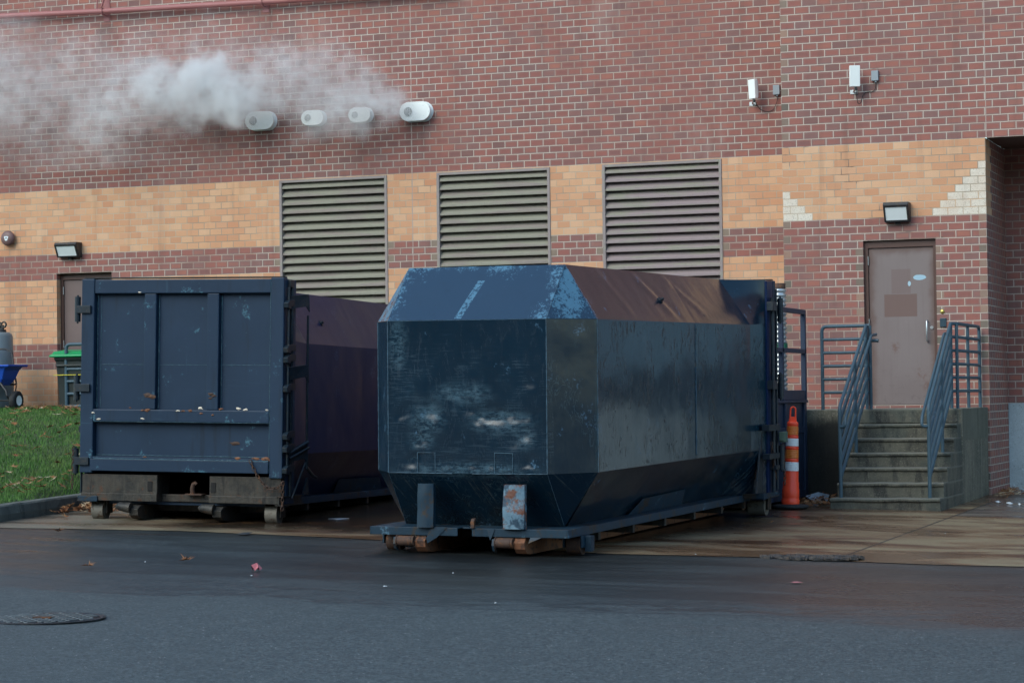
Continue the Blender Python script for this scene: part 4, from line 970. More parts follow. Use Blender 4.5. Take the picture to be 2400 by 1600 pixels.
    seam((-Wf, 0, z2), (Wf, 0, z2), .0022); seam((-Wf, 0, z1), (-.15, 0, z1-.004), .004); seam((.05, 0, z1-.004), (Wf, 0, z1), .004)
    if seed == 0:
        for x0 in (-.42, .36):
            seam((x0-.08, -.004, z1), (x0-.08, -.004, z1+.19), .003); seam((x0-.08, -.004, z1+.19), (x0+.10, -.004, z1+.19), .003); seam((x0+.10, -.004, z1+.19), (x0+.10, -.004, z1), .003)
        seam((1.128, 5.0, 1.36), (1.128, 5.0, .86), .006); seam((1.124, 3.52, 1.72), (1.124, 3.52, .80), .006); seam((1.124, 3.52, 2.17), (1.124, 3.52, 1.76), .003)
    mb.build('weld_seams', M_seam, body)
    # bung on the sloping flank
    for sx in (1, -1):
        mb = MB(); c = Vector((sx*.985, 2.75 if seed == 0 else 4.6, z2+.42*(zt-z2))); nn = Vector((sx*.85, 0, .53)).normalized()
        mb.tube([c-nn*.01, c+nn*.022], .036, 16); mb.tube([c+nn*.022, c+nn*.05], .016, 10); mb.build('inspection_bung', M_latch, body)
    # ---- deck frame
    mb = MB(); Wd = 1.0
    for sx in (1, -1):
        mb.box(min(sx*Wd, sx*(Wd-.012)), max(sx*Wd, sx*(Wd-.012)), .0, 5.96, zb, zd-.002)          # edge plate
        mb.box(min(sx*(Wd-.012), sx*.5), max(sx*(Wd-.012), sx*.5), .002, 5.96, zd-.014, zd-.003)
    mb.box(-Wd+.012, -.10, .0, .014, zb, zd-.002); mb.box(.045, Wd-.012, .0, .014, zb, zd-.002)
    mb.box(-.5, -.10, .014, .45, zd-.014, zd-.003); mb.box(.045, .5, .014, .45, zd-.014, zd-.003); mb.box(-.10, .045, .12, .45, zd-.018, zd-.004)
    # gussets on the front edge
    mb.add([(-.36, -.012, zd+.004), (-.20, -.004, zd+.006), (-.30, -.012, zd-.09), (-.40, -.02, zd-.15), (-.41, -.02, zd-.10)], [(0, 1, 2, 3, 4)])
    mb.add([(.20, -.012, zd+.002), (.28, -.004, zd+.002), (.25, -.015, zd-.08), (.235, -.02, zd-.11)], [(0, 1, 2, 3)])
    mb.add([(.63, -.006, zb+.002), (.74, -.006, zb+.002), (.62, -.03, zb-.05), (.60, -.03, zb-.09)], [(0, 1, 2, 3)])
    # flank doubler with chamfered ends above the deck
    for sx in (1, -1):
        x = sx*(wb+.03)
        P = [(2.05, zd), (2.35, zd+.15), (3.75, zd+.17), (3.80, zd)]
        mb.add([(sx*(wb+.055), a, b) for a, b in P[:1]+P[3:]]+[(sx*(wb+.115), a, b) for a, b in P[1:3][::-1]], [(0, 1, 2, 3)])
    mb.build('deck_frame', M_deck, root, .004)
    # ---- long sills (skid rails)
    for sx in (1, -1):
        c = sx*.50+.02
        poly = [(0.02, .165), (-.02, .13), (0.0, .07), (.06, .025), (.16, .012), (6.15, .012), (6.28, .03), (6.36, .07), (6.37, .14), (6.3, .177), (.02, .177)]
        mb = MB(); mb.prism(poly, c-.055, c+.055, 'x'); o = mb.build('sill', M_rust2 if seed == 0 else M_undr, root, .01)
        mb = MB(); a = c-.055
        mb.tube([(a-.17, -.01, .125), (a, -.01, .125)], .048, 18); mb.tube([(a-.176, -.01, .125), (a-.168, -.01, .125)], .056, 18); mb.tube([(a-.03, -.01, .125), (a-.022, -.01, .125)], .052, 18)
        mb.build('hook_roller', M_rust, o)
        mb = MB(); mb.tube([(c+.03, 6.37, .15), (c+.17, 6.37, .165)], [.06, .048], 16); mb.tube([(c+.17, 6.37, .165), (c+.21, 6.37, .168)], [.048, .02], 16); mb.build('hook_roller', M_undr, o)
        mb = MB(); mb.prism([(-.03, .16), (-.045, .10), (-.02, .05), (.03, .03), (.03, .16)], a-.205, a-.18, 'x'); mb.build('hook_cheek', M_deck, o)
    # cross tubes
    mb = MB()
    for y in (.9, 1.9, 2.9, 3.9, 4.9, 5.8): mb.box(-.98, .98, y-.03, y+.03, .10, .175)
    mb.build('cross_tubes', M_undr, root)
    # push posts on the nose
    for x0, wdt, m in ((-.415, .165, M_deck), (.475, .215, M_pushrust)):
        mb = MB(); h = wdt/2; n = 10; vs = []
        for i in range(n+1):
            u = i/n; z = zd+(z1-.10-zd)*u
            for k in range(7):
                q_ = -1+2*k/6; y = -.035-.018*(1-q_*q_)+.012*noise.noise((x0*5+q_, z*6, 1)); y += .02*u
                vs.append((x0+q_*h*(1-.06*abs(u-.4)), y, z))
        mb.add(vs, [(i*7+k, i*7+k+1, (i+1)*7+k+1, (i+1)*7+k) for i in range(n) for k in range(6)], 0, True)
        for s_ in (-1, 1):
            mb.add([(x0+s_*h*1.02, -.03, zd), (x0+s_*h*.96, -.015, z1-.10), (x0+s_*h*.96, .04, z1-.10), (x0+s_*h*1.02, .02, zd)], [(0, 1, 2, 3)])
        mb.add([(x0-h, -.015, z1-.10), (x0+h, -.015, z1-.10), (x0+h, .05, z1-.10), (x0-h, .05, z1-.10)], [(0, 1, 2, 3)])
        mb.build('push_post', m, root)
    # centre pull lug
    mb = MB(); P = [(-.02+.02, zd), (.0, zd+.06), (.02, zd+.085), (.05, zd+.09), (.05, zd+.07), (.03, zd+.055), (.03, zd)]
    mb.prism([(y-.02, z) for y, z in P], .04, .075, 'x'); mb.build('pull_lug', M_rust, root, .003)
    # ---- wheels
    for sx in (1, -1):
        for y, ro in ((.42, .088), (6.10, .105)):
            c = sx*(.92 if y < 1 else 1.05); wd = .07 if y < 1 or flip else .10
            mb = MB(); mb.tube([(c-wd, y, ro), (c+wd, y, ro)], ro, 28); mb.tube([(c-wd-.004, y, ro), (c+wd+.004, y, ro)], ro*.35, 14)
            wh = mb.build('ground_wheel', M_wheel if y > 1 else M_rust, root, .004)
            for q_ in (-1, 1):
                xx = c+q_*(wd+.02); top = zb if y < 1 else .22; mb = MB()
                mb.box(xx-.009, xx+.009, y-(.10 if y < 1 or flip else .04), y+(.10 if y < 1 or not flip else .04), .07, top)
                if y < 1 and q_ > 0: mb.box(xx+.009, c+wd+.09, y-.03, y+.06, .03, zb-.002)
                mb.build('wheel_bracket', M_deck if y < 1 else M_undr, wh, .003)
    # ---- rear frame (L = door-end coordinates, x right, y into the container)
    def D(x, y, z): return (-x, 6.3-y, z)
    def dbox(mb, x0, x1, y0, y1, z0, z1, mi=0, bev=0): mb.box(-x1, -x0, 6.3-y1, 6.3-y0, z0, z1, mi, None, bev)
    H = 2.70; W = 1.22
    mb = MB()
    dbox(mb, W-.05, W, .12, .36, .22, H-.01); dbox(mb, -W, -W+.05, .12, .36, .22, H-.01)
    dbox(mb, -W+.05, W-.05, .12, .36, H-.06, H-.01)
    dbox(mb, -1.16, 1.16, .2, .36, .18, .26)
    mb.build('rear_frame', M_door if seed else M_body2, root, .006)
    # bumper under the door
    mb = MB()
    dbox(mb, -1.20, -.28, .03, .36, .22, .515); dbox(mb, .35, 1.20, .03, .36, .22, .515)
    dbox(mb, -.28, .35, .16, .30, .22, .30)
    dbox(mb, -1.21, -.28, .018, .03, .22, .305); dbox(mb, .35, 1.21, .018, .03, .22, .30)
    dbox(mb, -1.25, -1.20, .0, .36, .215, .225)
    bp = mb.build('bumper', M_undr, root, .006)
    for a in (-.365, .40): mb = MB(); dbox(mb, a-.03, a+.025, .024, .034, .335, .445); mb.build('slot', M_dark, bp)
    mb = MB(); dbox(mb, .04, .24, .06, .2, .30, .315)
    mb.tube([D(.12, .10, .31), D(.12, .09, .38), D(.135, .085, .42), D(.16, .08, .435), D(.175, .08, .42)], [.03, .028, .026, .022, .018], 8); mb.build('centre_hook', M_rust, bp)
    mb = MB(); dbox(mb, 1.15, 1.24, -.02, .62, .205, .215); dbox(mb, 1.19, 1.20, -.02, .62, .215, .30); dbox(mb, 1.15, 1.24, -.02, .62, .30, .31); mb.build('side_channel', M_undr, root)
    mb = MB(); dbox(mb, -1.24, -1.0, .0, .62, .21, .27); mb.build('side_channel', M_deck, root, .004)
    # ---- door
    dr = MB(); P_ = .075
    dbox(dr, -1.06, 1.06, P_, P_+.02, .55, 2.62)                                            # skin
    dbox(dr, -1.222, -1.065, .0, .11, .53, H, 0, .012); dbox(dr, 1.068, 1.222, -.004, .11, .505, H+.002, 0, .012)
    dbox(dr, -1.06, 1.064, .002, .10, 2.535, 2.69, 0, .010)
    dbox(dr, -.455, -.312, .012, P_, 1.245, 2.533, 0, .010); dbox(dr, .305, .445, .012, P_, 1.245, 2.533, 0, .010)
    dbox(dr, -1.06, 1.064, -.012, P_, 1.105, 1.243, 0, .012)
    dbox(dr, -1.085, 1.064, -.020, .09, .555, .685, 0, .006); dbox(dr, -1.06, 1.064, -.008, .06, .692, .712, 0, .003)
    door = dr.build('door', M_door, root)
    mb = MB(); dbox(mb, -1.2, 1.2, .02, .14, H+.004, H+.016); mb.build('top_gasket', M_black, root)
    mb = MB()
    def sm(a, b, r=.003):
        a, b = Vector(D(*a)), Vector(D(*b)); n = max(4, int((b-a).length/.03)); mb.tube([a.lerp(b, i/n)+Vector([rs.uniform(-.001, .001) for _ in range(3)]) for i in range(n+1)], [r*(.5+.9*rs.random()) for _ in range(n+1)], 5)
    for a, b in ((-1.065, -1.065), (-.31, -.31), (.447, .447)): sm((a+.012, P_-.004, 1.26), (a+.012, P_-.004, 2.52), .006)
    sm((-1.05, -.012, .690), (1.06, -.012, .690), .006); sm((-1.05, -.014, 1.105), (1.06, -.014, 1.105), .0025); sm((1.066, -.002, .56), (1.066, -.002, 2.69), .003)
    for a, b in ((-1.02, -.46), (-.31, .30), (.45, 1.06)):
        sm((a, P_-.001, 1.742), (b, P_-.001, 1.742)); sm((a+.01, P_-.001, 1.26), (a+.01, P_-.001, 2.52), .0035)
    sm((-1.05, P_-.001, .73), (1.06, P_-.001, .73), .004)
    mb.build('weld_seams', M_seam2, door)
    # torn edges, chips and foam caught on the rail
    mb = MB(); rr = random.Random(5+seed)
    def blob(x, z, s_, mi, y=-.014):
        n = 9; vs = [D(x, y-.010, z)]
        for k in range(n):
            a = 2*pi*k/n; q_ = s_*(.5+.7*rr.random()); vs.append(D(x+q_*cos(a)*1.4, y-.001, z+q_*sin(a)*.6))
        mb.add(vs, [(0, 1+k, 1+(k+1) % n) for k in range(n)], mi)
    for x, z, s_, mi in ((-.99, 1.13, .028, 0), (-1.055, 1.20, .022, 0), (-.45, 1.14, .024, 0), (-.44, 1.235, .03, 1), (-.39, 1.235, .035, 1), (-.02, 1.232, .026, 0), (.04, 1.232, .03, 1), (.25, 1.262, .035, 0), (.13, 1.236, .03, 1), (.26, 1.205, .022, 1), (.70, 1.262, .036, 0), (.79, 1.252, .03, 0), (1.04, 1.252, .02, 0), (.50, 1.256, .03, 1), (-.60, 1.262, .02, 1), (.40, 1.19, .02, 1), (-.5, 2.545, .026, 0)):
        blob(x, z, s_*.78, mi)
    for x, z, s_ in ((-.40, 1.40, .045), (-.36, 1.385, .04), (.36, 1.42, .03), (.40, 1.40, .028), (.35, 1.375, .02)): blob(x, z, s_, 2, .010)
    for x, z, s_ in ((.62, .88, .045), (.66, .875, .03)): blob(x, z, s_, 2, P_-.002)
    for x, z, s_ in ((.92, .715, .04), (1.02, .715, .045), (.70, .715, .03), (-.42, .716, .02)): blob(x, z, s_, 1, -.006)
    if seed: mb.build('torn_edges', [M_cream, M_rust2, M_rust], door, fix=False)
    # hinges on the left of the door
    for z in (2.36, 1.48, .66):
        mb = MB(); mb.tube([D(-1.285, .03, z-.14), D(-1.285, .03, z+.14)], .034, 16); mb.tube([D(-1.285, .03, z-.16), D(-1.285, .03, z+.16)], .012, 8)
        dbox(mb, -1.27, -1.10, -.03, .0, z-.045, z+.04); dbox(mb, -1.275, -1.2, -.02, .05, z-.035, z+.03); mb.build('hinge', M_latch, door, .003)
    # ---- latch side
    mb = MB()
    mb.tube([D(1.255, .06, .60), D(1.255, .06, 2.60)], .016, 10); mb.tube([D(1.235, .20, .30), D(1.235, .20, 2.62)], .022, 10)
    dbox(mb, 1.222, 1.262, .10, .20, 2.60, 2.68)
    for z in (2.42, 1.93, 1.82, 1.50, .98, .84, .61): 
        dbox(mb, 1.215, 1.275, .10, .24, z-.03, z+.045)
        mb.prism([(6.3-.02, z+.03), (6.3+.03, z+.0), (6.3+.02, z-.05), (6.3-.06, z-.06), (6.3-.10, z+.04)], -1.285, -1.23, 'x')
    lat = mb.build('latch_bar', M_latch, root, .003)
    mb = MB(); X, Y = 1.34, .42
    mb.tube([D(X, Y, .60), D(X, Y, 2.30)], .014, 10)
    for z, w_ in ((2.40, .16), (1.62, .14), (.72, .12)):
        mb.add([D(1.24, .12, z+.10), D(X, Y, z+.12), D(X+.01, Y, z-.06), D(X-.01, Y-.05, z+.0), D(1.24, .12, z-.04), D(1.255, .12, z+.10), D(X+.012, Y, z+.12), D(X+.022, Y, z-.06), D(X+.002, Y-.05, z+.0), D(1.255, .12, z-.04)], [(0, 1, 2, 3, 4), (5, 6, 7, 8, 9), (0, 1, 6, 5), (1, 2, 7, 6), (3, 4, 9, 8)])
        mb.tube([D(1.25, .12, z+.1), D(X, Y, z+.13)], .009, 6)
    mb.build('release_rod', M_latch, root)
    mb = MB()
    mb.tube([D(1.25, .15, .78), D(1.36, .40, .90)], .025, 4); mb.tube([D(1.26, .12, .72), D(1.37, .42, .84)], .018, 4); mb.tube([D(1.26, .2, .28), D(1.33, .42, .68)], .014, 6)
    mb.tube([D(1.34, .42, .62), D(1.37, .55, .52), D(1.38, .62, .50)], .018, 8)
    mb.prism([(6.3-.45, .31), (6.3-.62, .31), (6.3-.56, .50)], -1.30, -1.28, 'x')
    mb.build('ratchet_binder', M_latch, root)
    mb = MB()
    for pts in (sag(D(.86, -.045, .70), D(1.26, -.045, .47), .17), [D(1.255, -.05, .47), D(1.25, -.055, .16)], sag(D(-1.27, .4, .85), D(-1.27, .22, .42), .03), [D(-1.30, .0, .82), D(-1.32, .02, .35)]):
        mb = MB(); link_chain(mb, pts); mb.build('chain', M_rust, root)
    # hinge-side ironwork
    mb = MB()
    mb.tube([D(-1.255, .26, .28), D(-1.255, .26, 2.50)], .022, 10); mb.tube([D(-1.262, .13, .30), D(-1.262, .13, 2.6)], .014, 10)
    for z in (2.40, 1.50): dbox(mb, -1.29, -1.215, .18, .36, z-.05, z+.05)
    dbox(mb, -1.30, -1.215, .12, .60, .98, 1.05); dbox(mb, -1.30, -1.215, .15, .58, .66, .72); dbox(mb, -1.30, -1.215, .15, .30, .53, .58)
    mb.prism([(5.55, .28), (5.78, .95), (5.80, .95), (5.80, .28)], 1.17, 1.19, 'x')
    mb.build('hinge_pipes', M_latch, root, .003)
    if seed: return root
    mb = MB(); dbox(mb, -1.36, -1.30, .02, .16, .84, .86); mb.box(1.30, 1.355, 6.12, 6.30, .86, .96, 0, Matrix.Rotation(0, 4, 'Z')); mb.build('tarp_bracket', simple('faded_green', (.07, .12, .09), .7), root, .004)
    return root

def mk_pushrust():
    n = N('rusted_push_post'); O = n.obj(); a = n.noise(O, 9, 5, .6); b = n.noise(n.vm('ADD', O, (3, 1, 2)), 7, 4, .6)
    c = n.mix(n.ss(a, .42, .52), (.018, .05, .085), (.11, .20, .27)); c = n.mix(n.ss(b, .47, .57), c, (.13, .052, .034))
    n.bump(n.noise(O, 14, 3), .02, .5)
    return n.set(c, .5, 0, .5)
M_pushrust = mk_pushrust()
M_body2 = M_bodyL
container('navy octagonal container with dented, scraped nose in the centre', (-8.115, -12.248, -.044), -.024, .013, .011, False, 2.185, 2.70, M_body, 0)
container('navy container on the left showing its ribbed rear door and chain', (-12.657, -9.457, .085), .069, -.008, .021, True, 2.0, 2.60, M_bodyL, 1)

# ------------------------------------------------------------------ compactor behind the right container
def compactor():
    t = thing('waste_compactor', 'dark blue stationary compactor with open guard frame beside the steps', 'compactor')
    M_c = paint('compactor_paint', (.014, .030, .065), (.10, .14, .20), .25, .42, .4)
    mb = MB(); mb.box(-9.0, -7.12, -5.3, -2.95, .10, 1.30); mb.box(-9.05, -7.08, -5.35, -2.93, 1.30, 1.335)
    mb.box(-7.12, -7.095, -5.3, -2.95, .92, 1.0); mb.box(-7.12, -7.095, -5.3, -2.95, .10, .2)
    for y in (-4.1, -3.1): mb.box(-7.12, -7.09, y, y+.12, .10, 1.30)
    mb.box(-10.7, -9.05, -4.4, -.5, .05, 2.30); mb.build('housing', M_c, t, .006)  # last box: hidden hopper added so the left container reflects something dark
    mb = MB()
    for y in (-4.20, -3.02): mb.box(-7.15, -7.09, y, y+.07, 1.335, 2.43)
    mb.box(-7.15, -7.09, -4.9, -2.95, 2.43, 2.49); mb.box(-7.15, -7.09, -4.9, -2.95, 1.93, 1.985); mb.box(-7.14, -7.10, -4.9, -2.95, 1.335, 1.46)
    mb.build('guard_frame', M_c, t, .006)
    mb = MB(); mb.prism([(-2.93, 1.30), (-2.93, .1), (-2.91, .1), (-2.91, 1.1)], -7.5, -7.12, 'x'); mb.build('end_plate', M_c, t)
    # ribbed metal duct standing on it
    d_ = thing('ribbed_duct', 'bright ribbed metal duct behind the compactor guard at the wall corner', 'duct', (-7.42, -3.05, 1.335))
    mb = MB(); prof = []; z = 0
    while z < 1.42: prof += [(.085, z), (.10, z+.018), (.10, z+.036), (.085, z+.05)]; z += .06
    mb.lathe(prof, n=24); mb.build('duct_pipe', simple('galvanised', (.50, .54, .56), .3, .7, .15), d_)
    mb = MB(); mb.lathe([(.104, .62), (.106, .63), (.106, .72), (.104, .73)], n=24); mb.build('band', simple('green_band', (.01, .13, .07), .5), d_)
    mb = MB(); mb.lathe([(.09, 1.43), (.09, 1.50), (.001, 1.505)], n=24); mb.build('cap', M_rust, d_)
compactor()

# ------------------------------------------------------------------ traffic channeliser
def cone():
    x, y = -6.90, -4.72
    t = thing('traffic_delineator', 'orange delineator post with two white bands in front of the compactor', 'traffic cone', (x, y, g(x, y)+.01))
    t.rotation_euler = (0, radians(2.6), 0)
    n = N('orange_plastic'); O = n.obj(); c = n.mix(n.noise(O, 9, 4), (.95, .055, .018), (1.0, .10, .03)); c = n.mix(MX(n, n.ss(n.noise(O, 22, 5, .7), .60, .70), .35), c, (.60, .12, .06))
    M_o = n.set(c, .42, 0, .5)
    mb = MB(); prof = [(.17, 0), (.185, .01), (.185, .035), (.15, .045), (.10, .05)]
    mb.lathe([(a*1.12, b) for a, b in prof], n=10); bs = mb.build('base', M_black, t); bs.rotation_euler = (0, -radians(2.6), 0)
    mb = MB(); mb.lathe([(.094, .03), (.100, .05), (.100, .10), (.092, .11), (.095, .13), (.094, .22), (.088, .23), (.088, .30), (.082, .31), (.080, .42), (.077, .425), (.074, .54), (.076, .545), (.076, .565), (.072, .57), (.070, .68), (.073, .685), (.073, .705), (.067, .71), (.065, .81), (.067, .815), (.067, .835), (.062, .84), (.060, .95), (.063, .955), (.062, .985), (.045, 1.0), (.001, 1.0)], n=28); mb.build('post', M_o, t)
    m_w = simple('white_reflective', (.80, .83, .82), .35, var=.06, sc=20); m_r = simple('orange_reflective', (.72, .19, .03), .3, var=.12, sc=20)
    for z0, z1, r0, r1, m in ((.43, .535, .079, .076, m_w), (.575, .675, .074, .072, m_r), (.715, .805, .069, .067, m_w), (.845, .945, .064, .062, m_r)):
        mb = MB(); k = 5; pr = []
        for i in range(k): a = z0+(z1-z0)*i/k; b = z0+(z1-z0)*(i+.8)/k; rr = r0+(r1-r0)*i/k; pr += [(rr, a), (rr+.002, a+.002), (rr+.002, b), (rr, b+.002)]
        mb.lathe(pr, n=28); mb.build('reflective_band', m, t)
    # loop handle
    mb = MB(); P = []
    for k in range(17): a = pi*k/16; P.append((.027*cos(a), 0, 1.135+.03*sin(a)))
    P = [(.034, 0, .99), (.029, 0, 1.06)]+P+[(-.029, 0, 1.06), (-.034, 0, .99)]
    mb.tube(P, .0095, 8); mb.box(-.034, .034, -.008, .008, .99, 1.055); mb.build('handle', M_o, t)
    return t
c_ = cone(); c_.rotation_euler = (0, radians(2.6), radians(20)); c_.scale = (1.10, 1.10, 1.05)

# ------------------------------------------------------------------ left corner objects
def left_objects():
    # gas bottle / tank
    x, y = -20.62, -.75; z = lawn_z(x, y)
    t = thing('gas_cylinder', 'tall grey cylinder with valve rings against the wall at the left edge', 'gas cylinder', (x, y, z))
    mb = MB(); mb.lathe([(.001, .02), (.25, .02), (.27, .05), (.28, .12), (.283, .5), (.28, .8), (.27, 1.16), (.255, 1.20), (.22, 1.225), (.001, 1.235)], n=40); mb.build('shell', simple('tank_grey', (.16, .20, .22), .45, var=.15, sc=3), t)
    mb = MB(); mb.cyl((.12, 0, 1.22), (.12, 0, 1.27), .07, 16); mb.box(.09, .15, -.02, .02, 1.27, 1.34)
    for dx in (-.045, .05):
        mb.tube([(.12+dx+.042*cos(a*pi/8), -.02, 1.345+.042*sin(a*pi/8)) for a in range(17)], .014, 8, cap=False)
    mb.build('valve', M_dkmetal, t)
    # broadcast spreader
    x, y = -20.32, -1.30; z = lawn_z(x, y)
    t = thing('fertiliser_spreader', 'blue hopper push spreader with black wheels on the grass by the wall', 'spreader', (x, y, z))
    n = 4; top = [(-.40, -.26), (.43, -.26), (.43, .26), (-.40, .26)]
    m_b = simple('blue_plastic', (.012, .075, .42), .38, var=.12)
    def ring(k, q, zz): return [((a+(-.0))*k+.0, b*q, zz) for a, b in top]
    mb = MB(); vs = ring(1.08, 1.08, .70)+ring(1.06, 1.06, .665)+ring(.86, .9, .665)+ring(.70, .72, .50)+ring(.68, .7, .48)+ring(.52, .5, .385)+ring(1.0, 1.0, .70)+ring(.6, .6, .52)
    fs = []
    for a in (0, 1, 2, 3, 4): fs += [(a*4+k, a*4+(k+1) % 4, (a+1)*4+(k+1) % 4, (a+1)*4+k) for k in range(4)]
    fs += [(20, 21, 22, 23)]+[(k, (k+1) % 4, 24+(k+1) % 4, 24+k) for k in range(4)]+[(24+k, 24+(k+1) % 4, 28+(k+1) % 4, 28+k) for k in range(4)]+[(28, 29, 30, 31)]
    mb.add(vs, fs); mb.build('hopper', m_b, t, .01)
    mb = MB(); mb.box(-.28, -.16, -.262, -.258, .50, .62); o = mb.build('sticker', simple('pale_sticker', (.45, .60, .68), .5, var=.05), t); o.location = (.05, .02, 0)
    mb = MB(); mb.tube([(-.35, -.2, .40), (.30, -.2, .40), (.36, -.1, .15), (.36, .0, .15)], .014, 8); mb.tube([(-.35, .2, .40), (.30, .2, .40), (.36, .05, .15)], .014, 8)
    mb.tube([(-.4, 0, .15), (.44, 0, .15)], .012, 8); mb.tube([(.1, -.2, .4), (.02, -.25, .02), (-.12, -.25, .02), (-.18, -.2, .4)], .012, 8); mb.tube([(-.1, -.1, .38), (-.1, -.1, .17)], .03, 8)
    mb.tube([(.3, .2, .40), (.22, .2, .9), (.1, .2, .95), (-.4, .2, .95)], .014, 8)
    mb.tube([(.28, -.22, .42), (.42, -.28, .30), (.44, -.28, .22)], .02, 6)
    mb.build('chassis', M_dkmetal, t)
    mb = MB(); mb.box(-.115, -.075, -.27, -.26, .20, .33); mb.build('tag', M_white, t)
    for xx in (.42, -.40):
        mb = MB(); mb.lathe([(.075, -.05), (.13, -.052), (.146, -.04), (.15, 0), (.146, .04), (.13, .052), (.075, .05)], (xx, 0, .15), 32, 'x'); w_ = mb.build('wheel', M_black, t)
        mb = MB(); mb.lathe([(.001, .046), (.03, .05), (.055, .042), (.078, .052)], (xx, 0, .15), 24, 'x'); mb.lathe([(.001, -.046), (.078, -.05)], (xx, 0, .15), 24, 'x'); mb.build('rim', M_white, w_)
    # yellow hand tool in the grass
    x, y = -19.80, -.75; tl = thing('hand_tool', 'small yellow-handled tool lying in the grass by the wall', 'tool', (x, y, lawn_z(x, y)+.03), radians(8))
    mb = MB(); mb.box(-.13, .12, -.02, .02, -.01, .015, 0, None, .006); mb.build('handle', simple('yellow', (.62, .42, .03), .5), tl)
    mb = MB(); mb.tube([(.12, 0, .0), (.25, .02, .01)], .014, 8); mb.build('blade', M_dkmetal, tl)
    # wheelie bin
    x, y = -19.10, -.80; z = Z0-.05
    t = thing('wheelie_bin', 'dark bin with bright green lid behind the small railing by the left door', 'bin', (x, y, z))
    mb = MB(); vs = []
    for k, (hw, hd, zz) in enumerate(((.20, .22, .04), (.215, .235, .45), (.245, .26, .86), (.265, .28, .90), (.265, .28, .93))):
        vs += [(-hw, -hd, zz), (hw, -hd, zz), (hw, hd, zz), (-hw, hd, zz)]
    fs = [(0, 1, 2, 3), (16, 17, 18, 19)]+[(a*4+k, a*4+(k+1) % 4, (a+1)*4+(k+1) % 4, (a+1)*4+k) for a in range(4) for k in range(4)]
    mb.add(vs, fs); mb.box(-.23, .23, -.285, -.25, .78, .82); mb.build('tub', simple('bin_green', (.010, .018, .018), .5), t, .012)
    mb = MB(); mb.prism([(-.33, .93), (-.33, .965), (-.25, .985), (-.20, 1.02), (.1, 1.05), (.29, 1.03), (.30, .93)], -.32, .32, 'x'); mb.build('lid', simple('lid_green', (.0, .28, .095), .4, var=.15), t, .014)
    mb = MB(); mb.box(-.26, .26, -.30, -.29, .652, .661); mb.build('yellow_strip', simple('yellow_strip', (.7, .6, .03), .5), t)
    # kerb block and guard rail
    bx = thing('concrete_block', 'low concrete block at the top of the lawn by the left door', 'block', (-18.6, -1.15, 0))
    mb = MB(); mb.box(-.90, 1.6, -.20, .35, .70, 1.155, 0, None, .012); mb.build('block', mk_concrete('block_concrete', (.15, .15, .12), (.05, .05, .045)), bx)
    t = thing('guard_rail', 'short blue-grey pipe guard rail standing on the low block left of the container', 'railing', (-19.16, -1.05, 1.155))
    mb = MB(); mb.tube(bend([(0, 0, 0), (0, 0, 1.165), (1.6, 0, 1.165)], .08), .028, 12); mb.build('frame', M_rail, t)
    for k in range(1, 6):
        mb = MB(); mb.tube([(0, 0, 1.165-.19*k), (1.6, 0, 1.165-.19*k)], .024, 10); mb.build('rail', M_rail, t)
left_objects()

# ------------------------------------------------------------------ ground details
def manhole():
    x, y = -8.84, -18.42
    t = thing('manhole_cover', 'round iron manhole cover with raised checker studs at lower left', 'manhole cover', (x, y, g(x, y)+.004))
    R0 = .43
    mi = simple('cast_iron', (.020, .023, .026), .42, .5, .4, 10, dirt=(.06, .045, .035))
    mb = MB(); mb.lathe([(R0, 0), (R0, .001), (R0-.035, .002), (R0-.04, -.003)], n=64); mb.build('rim', mi, t)
    mb = MB(); mb.lathe([(R0-.045, -.006), (R0-.045, .001), (.001, .001)], n=64)
    s_ = .068; k = 0
    for i in range(-9, 10):
        for j in range(-9, 10):
            u, v = i*s_, j*s_
            if u*u+v*v > (R0-.08)**2: continue
            a = pi/4 if (i+j) % 2 else -pi/4
            mb.box(-.026, .026, -.0085, .0085, .001, .006, 1, Matrix.Translation((u, v, 0))@Matrix.Rotation(a, 4, 'Z'))
    mb.build('cover', [mi, simple('worn_iron_studs', (.15, .17, .175), .5, .1, .3, 16)], t)
    mb = MB(); mb.box(-.07, .07, -.03, .03, .002, .012); mb.build('lift_slot', M_rust, t)
manhole()
t = thing('crumbled_patch', 'crumbled dark asphalt patch where the concrete joint meets the road', 'road patch', (-5.05, -11.42, g(-5.05, -11.42)))
mb = MB(); rnd = random.Random(4)
for k in range(420):
    a = rnd.random()*6.28; r = sqrt(rnd.random()); cx, cy = .46*r*cos(a), .20*r*sin(a); s_ = .014+.02*rnd.random()
    M = Matrix.Translation((cx, cy, .006+.4*s_))@Matrix.Rotation(rnd.random()*3, 4, 'Z')@Matrix.Rotation(rnd.uniform(-.4, .4), 4, 'X')
    mb.box(-s_, s_, -s_*.8, s_*.8, -s_*.45, s_*.35, 0, M)
o = mb.build('rubble', simple('crumbled_asphalt', (.045, .042, .042), .7, 0, .5, 14, dirt=(.10, .07, .05)), t)
t = thing('drain_disc', 'pale round disc set in the wet concrete beside the left container', 'utility cover', (-11.2, -8.4, g(-11.2, -8.4)+.008))
mb = MB(); mb.lathe([(.12, 0), (.118, .005), (.001, .006)], n=32); mb.build('disc', simple('pale_metal', (.40, .44, .48), .3, .5), t)
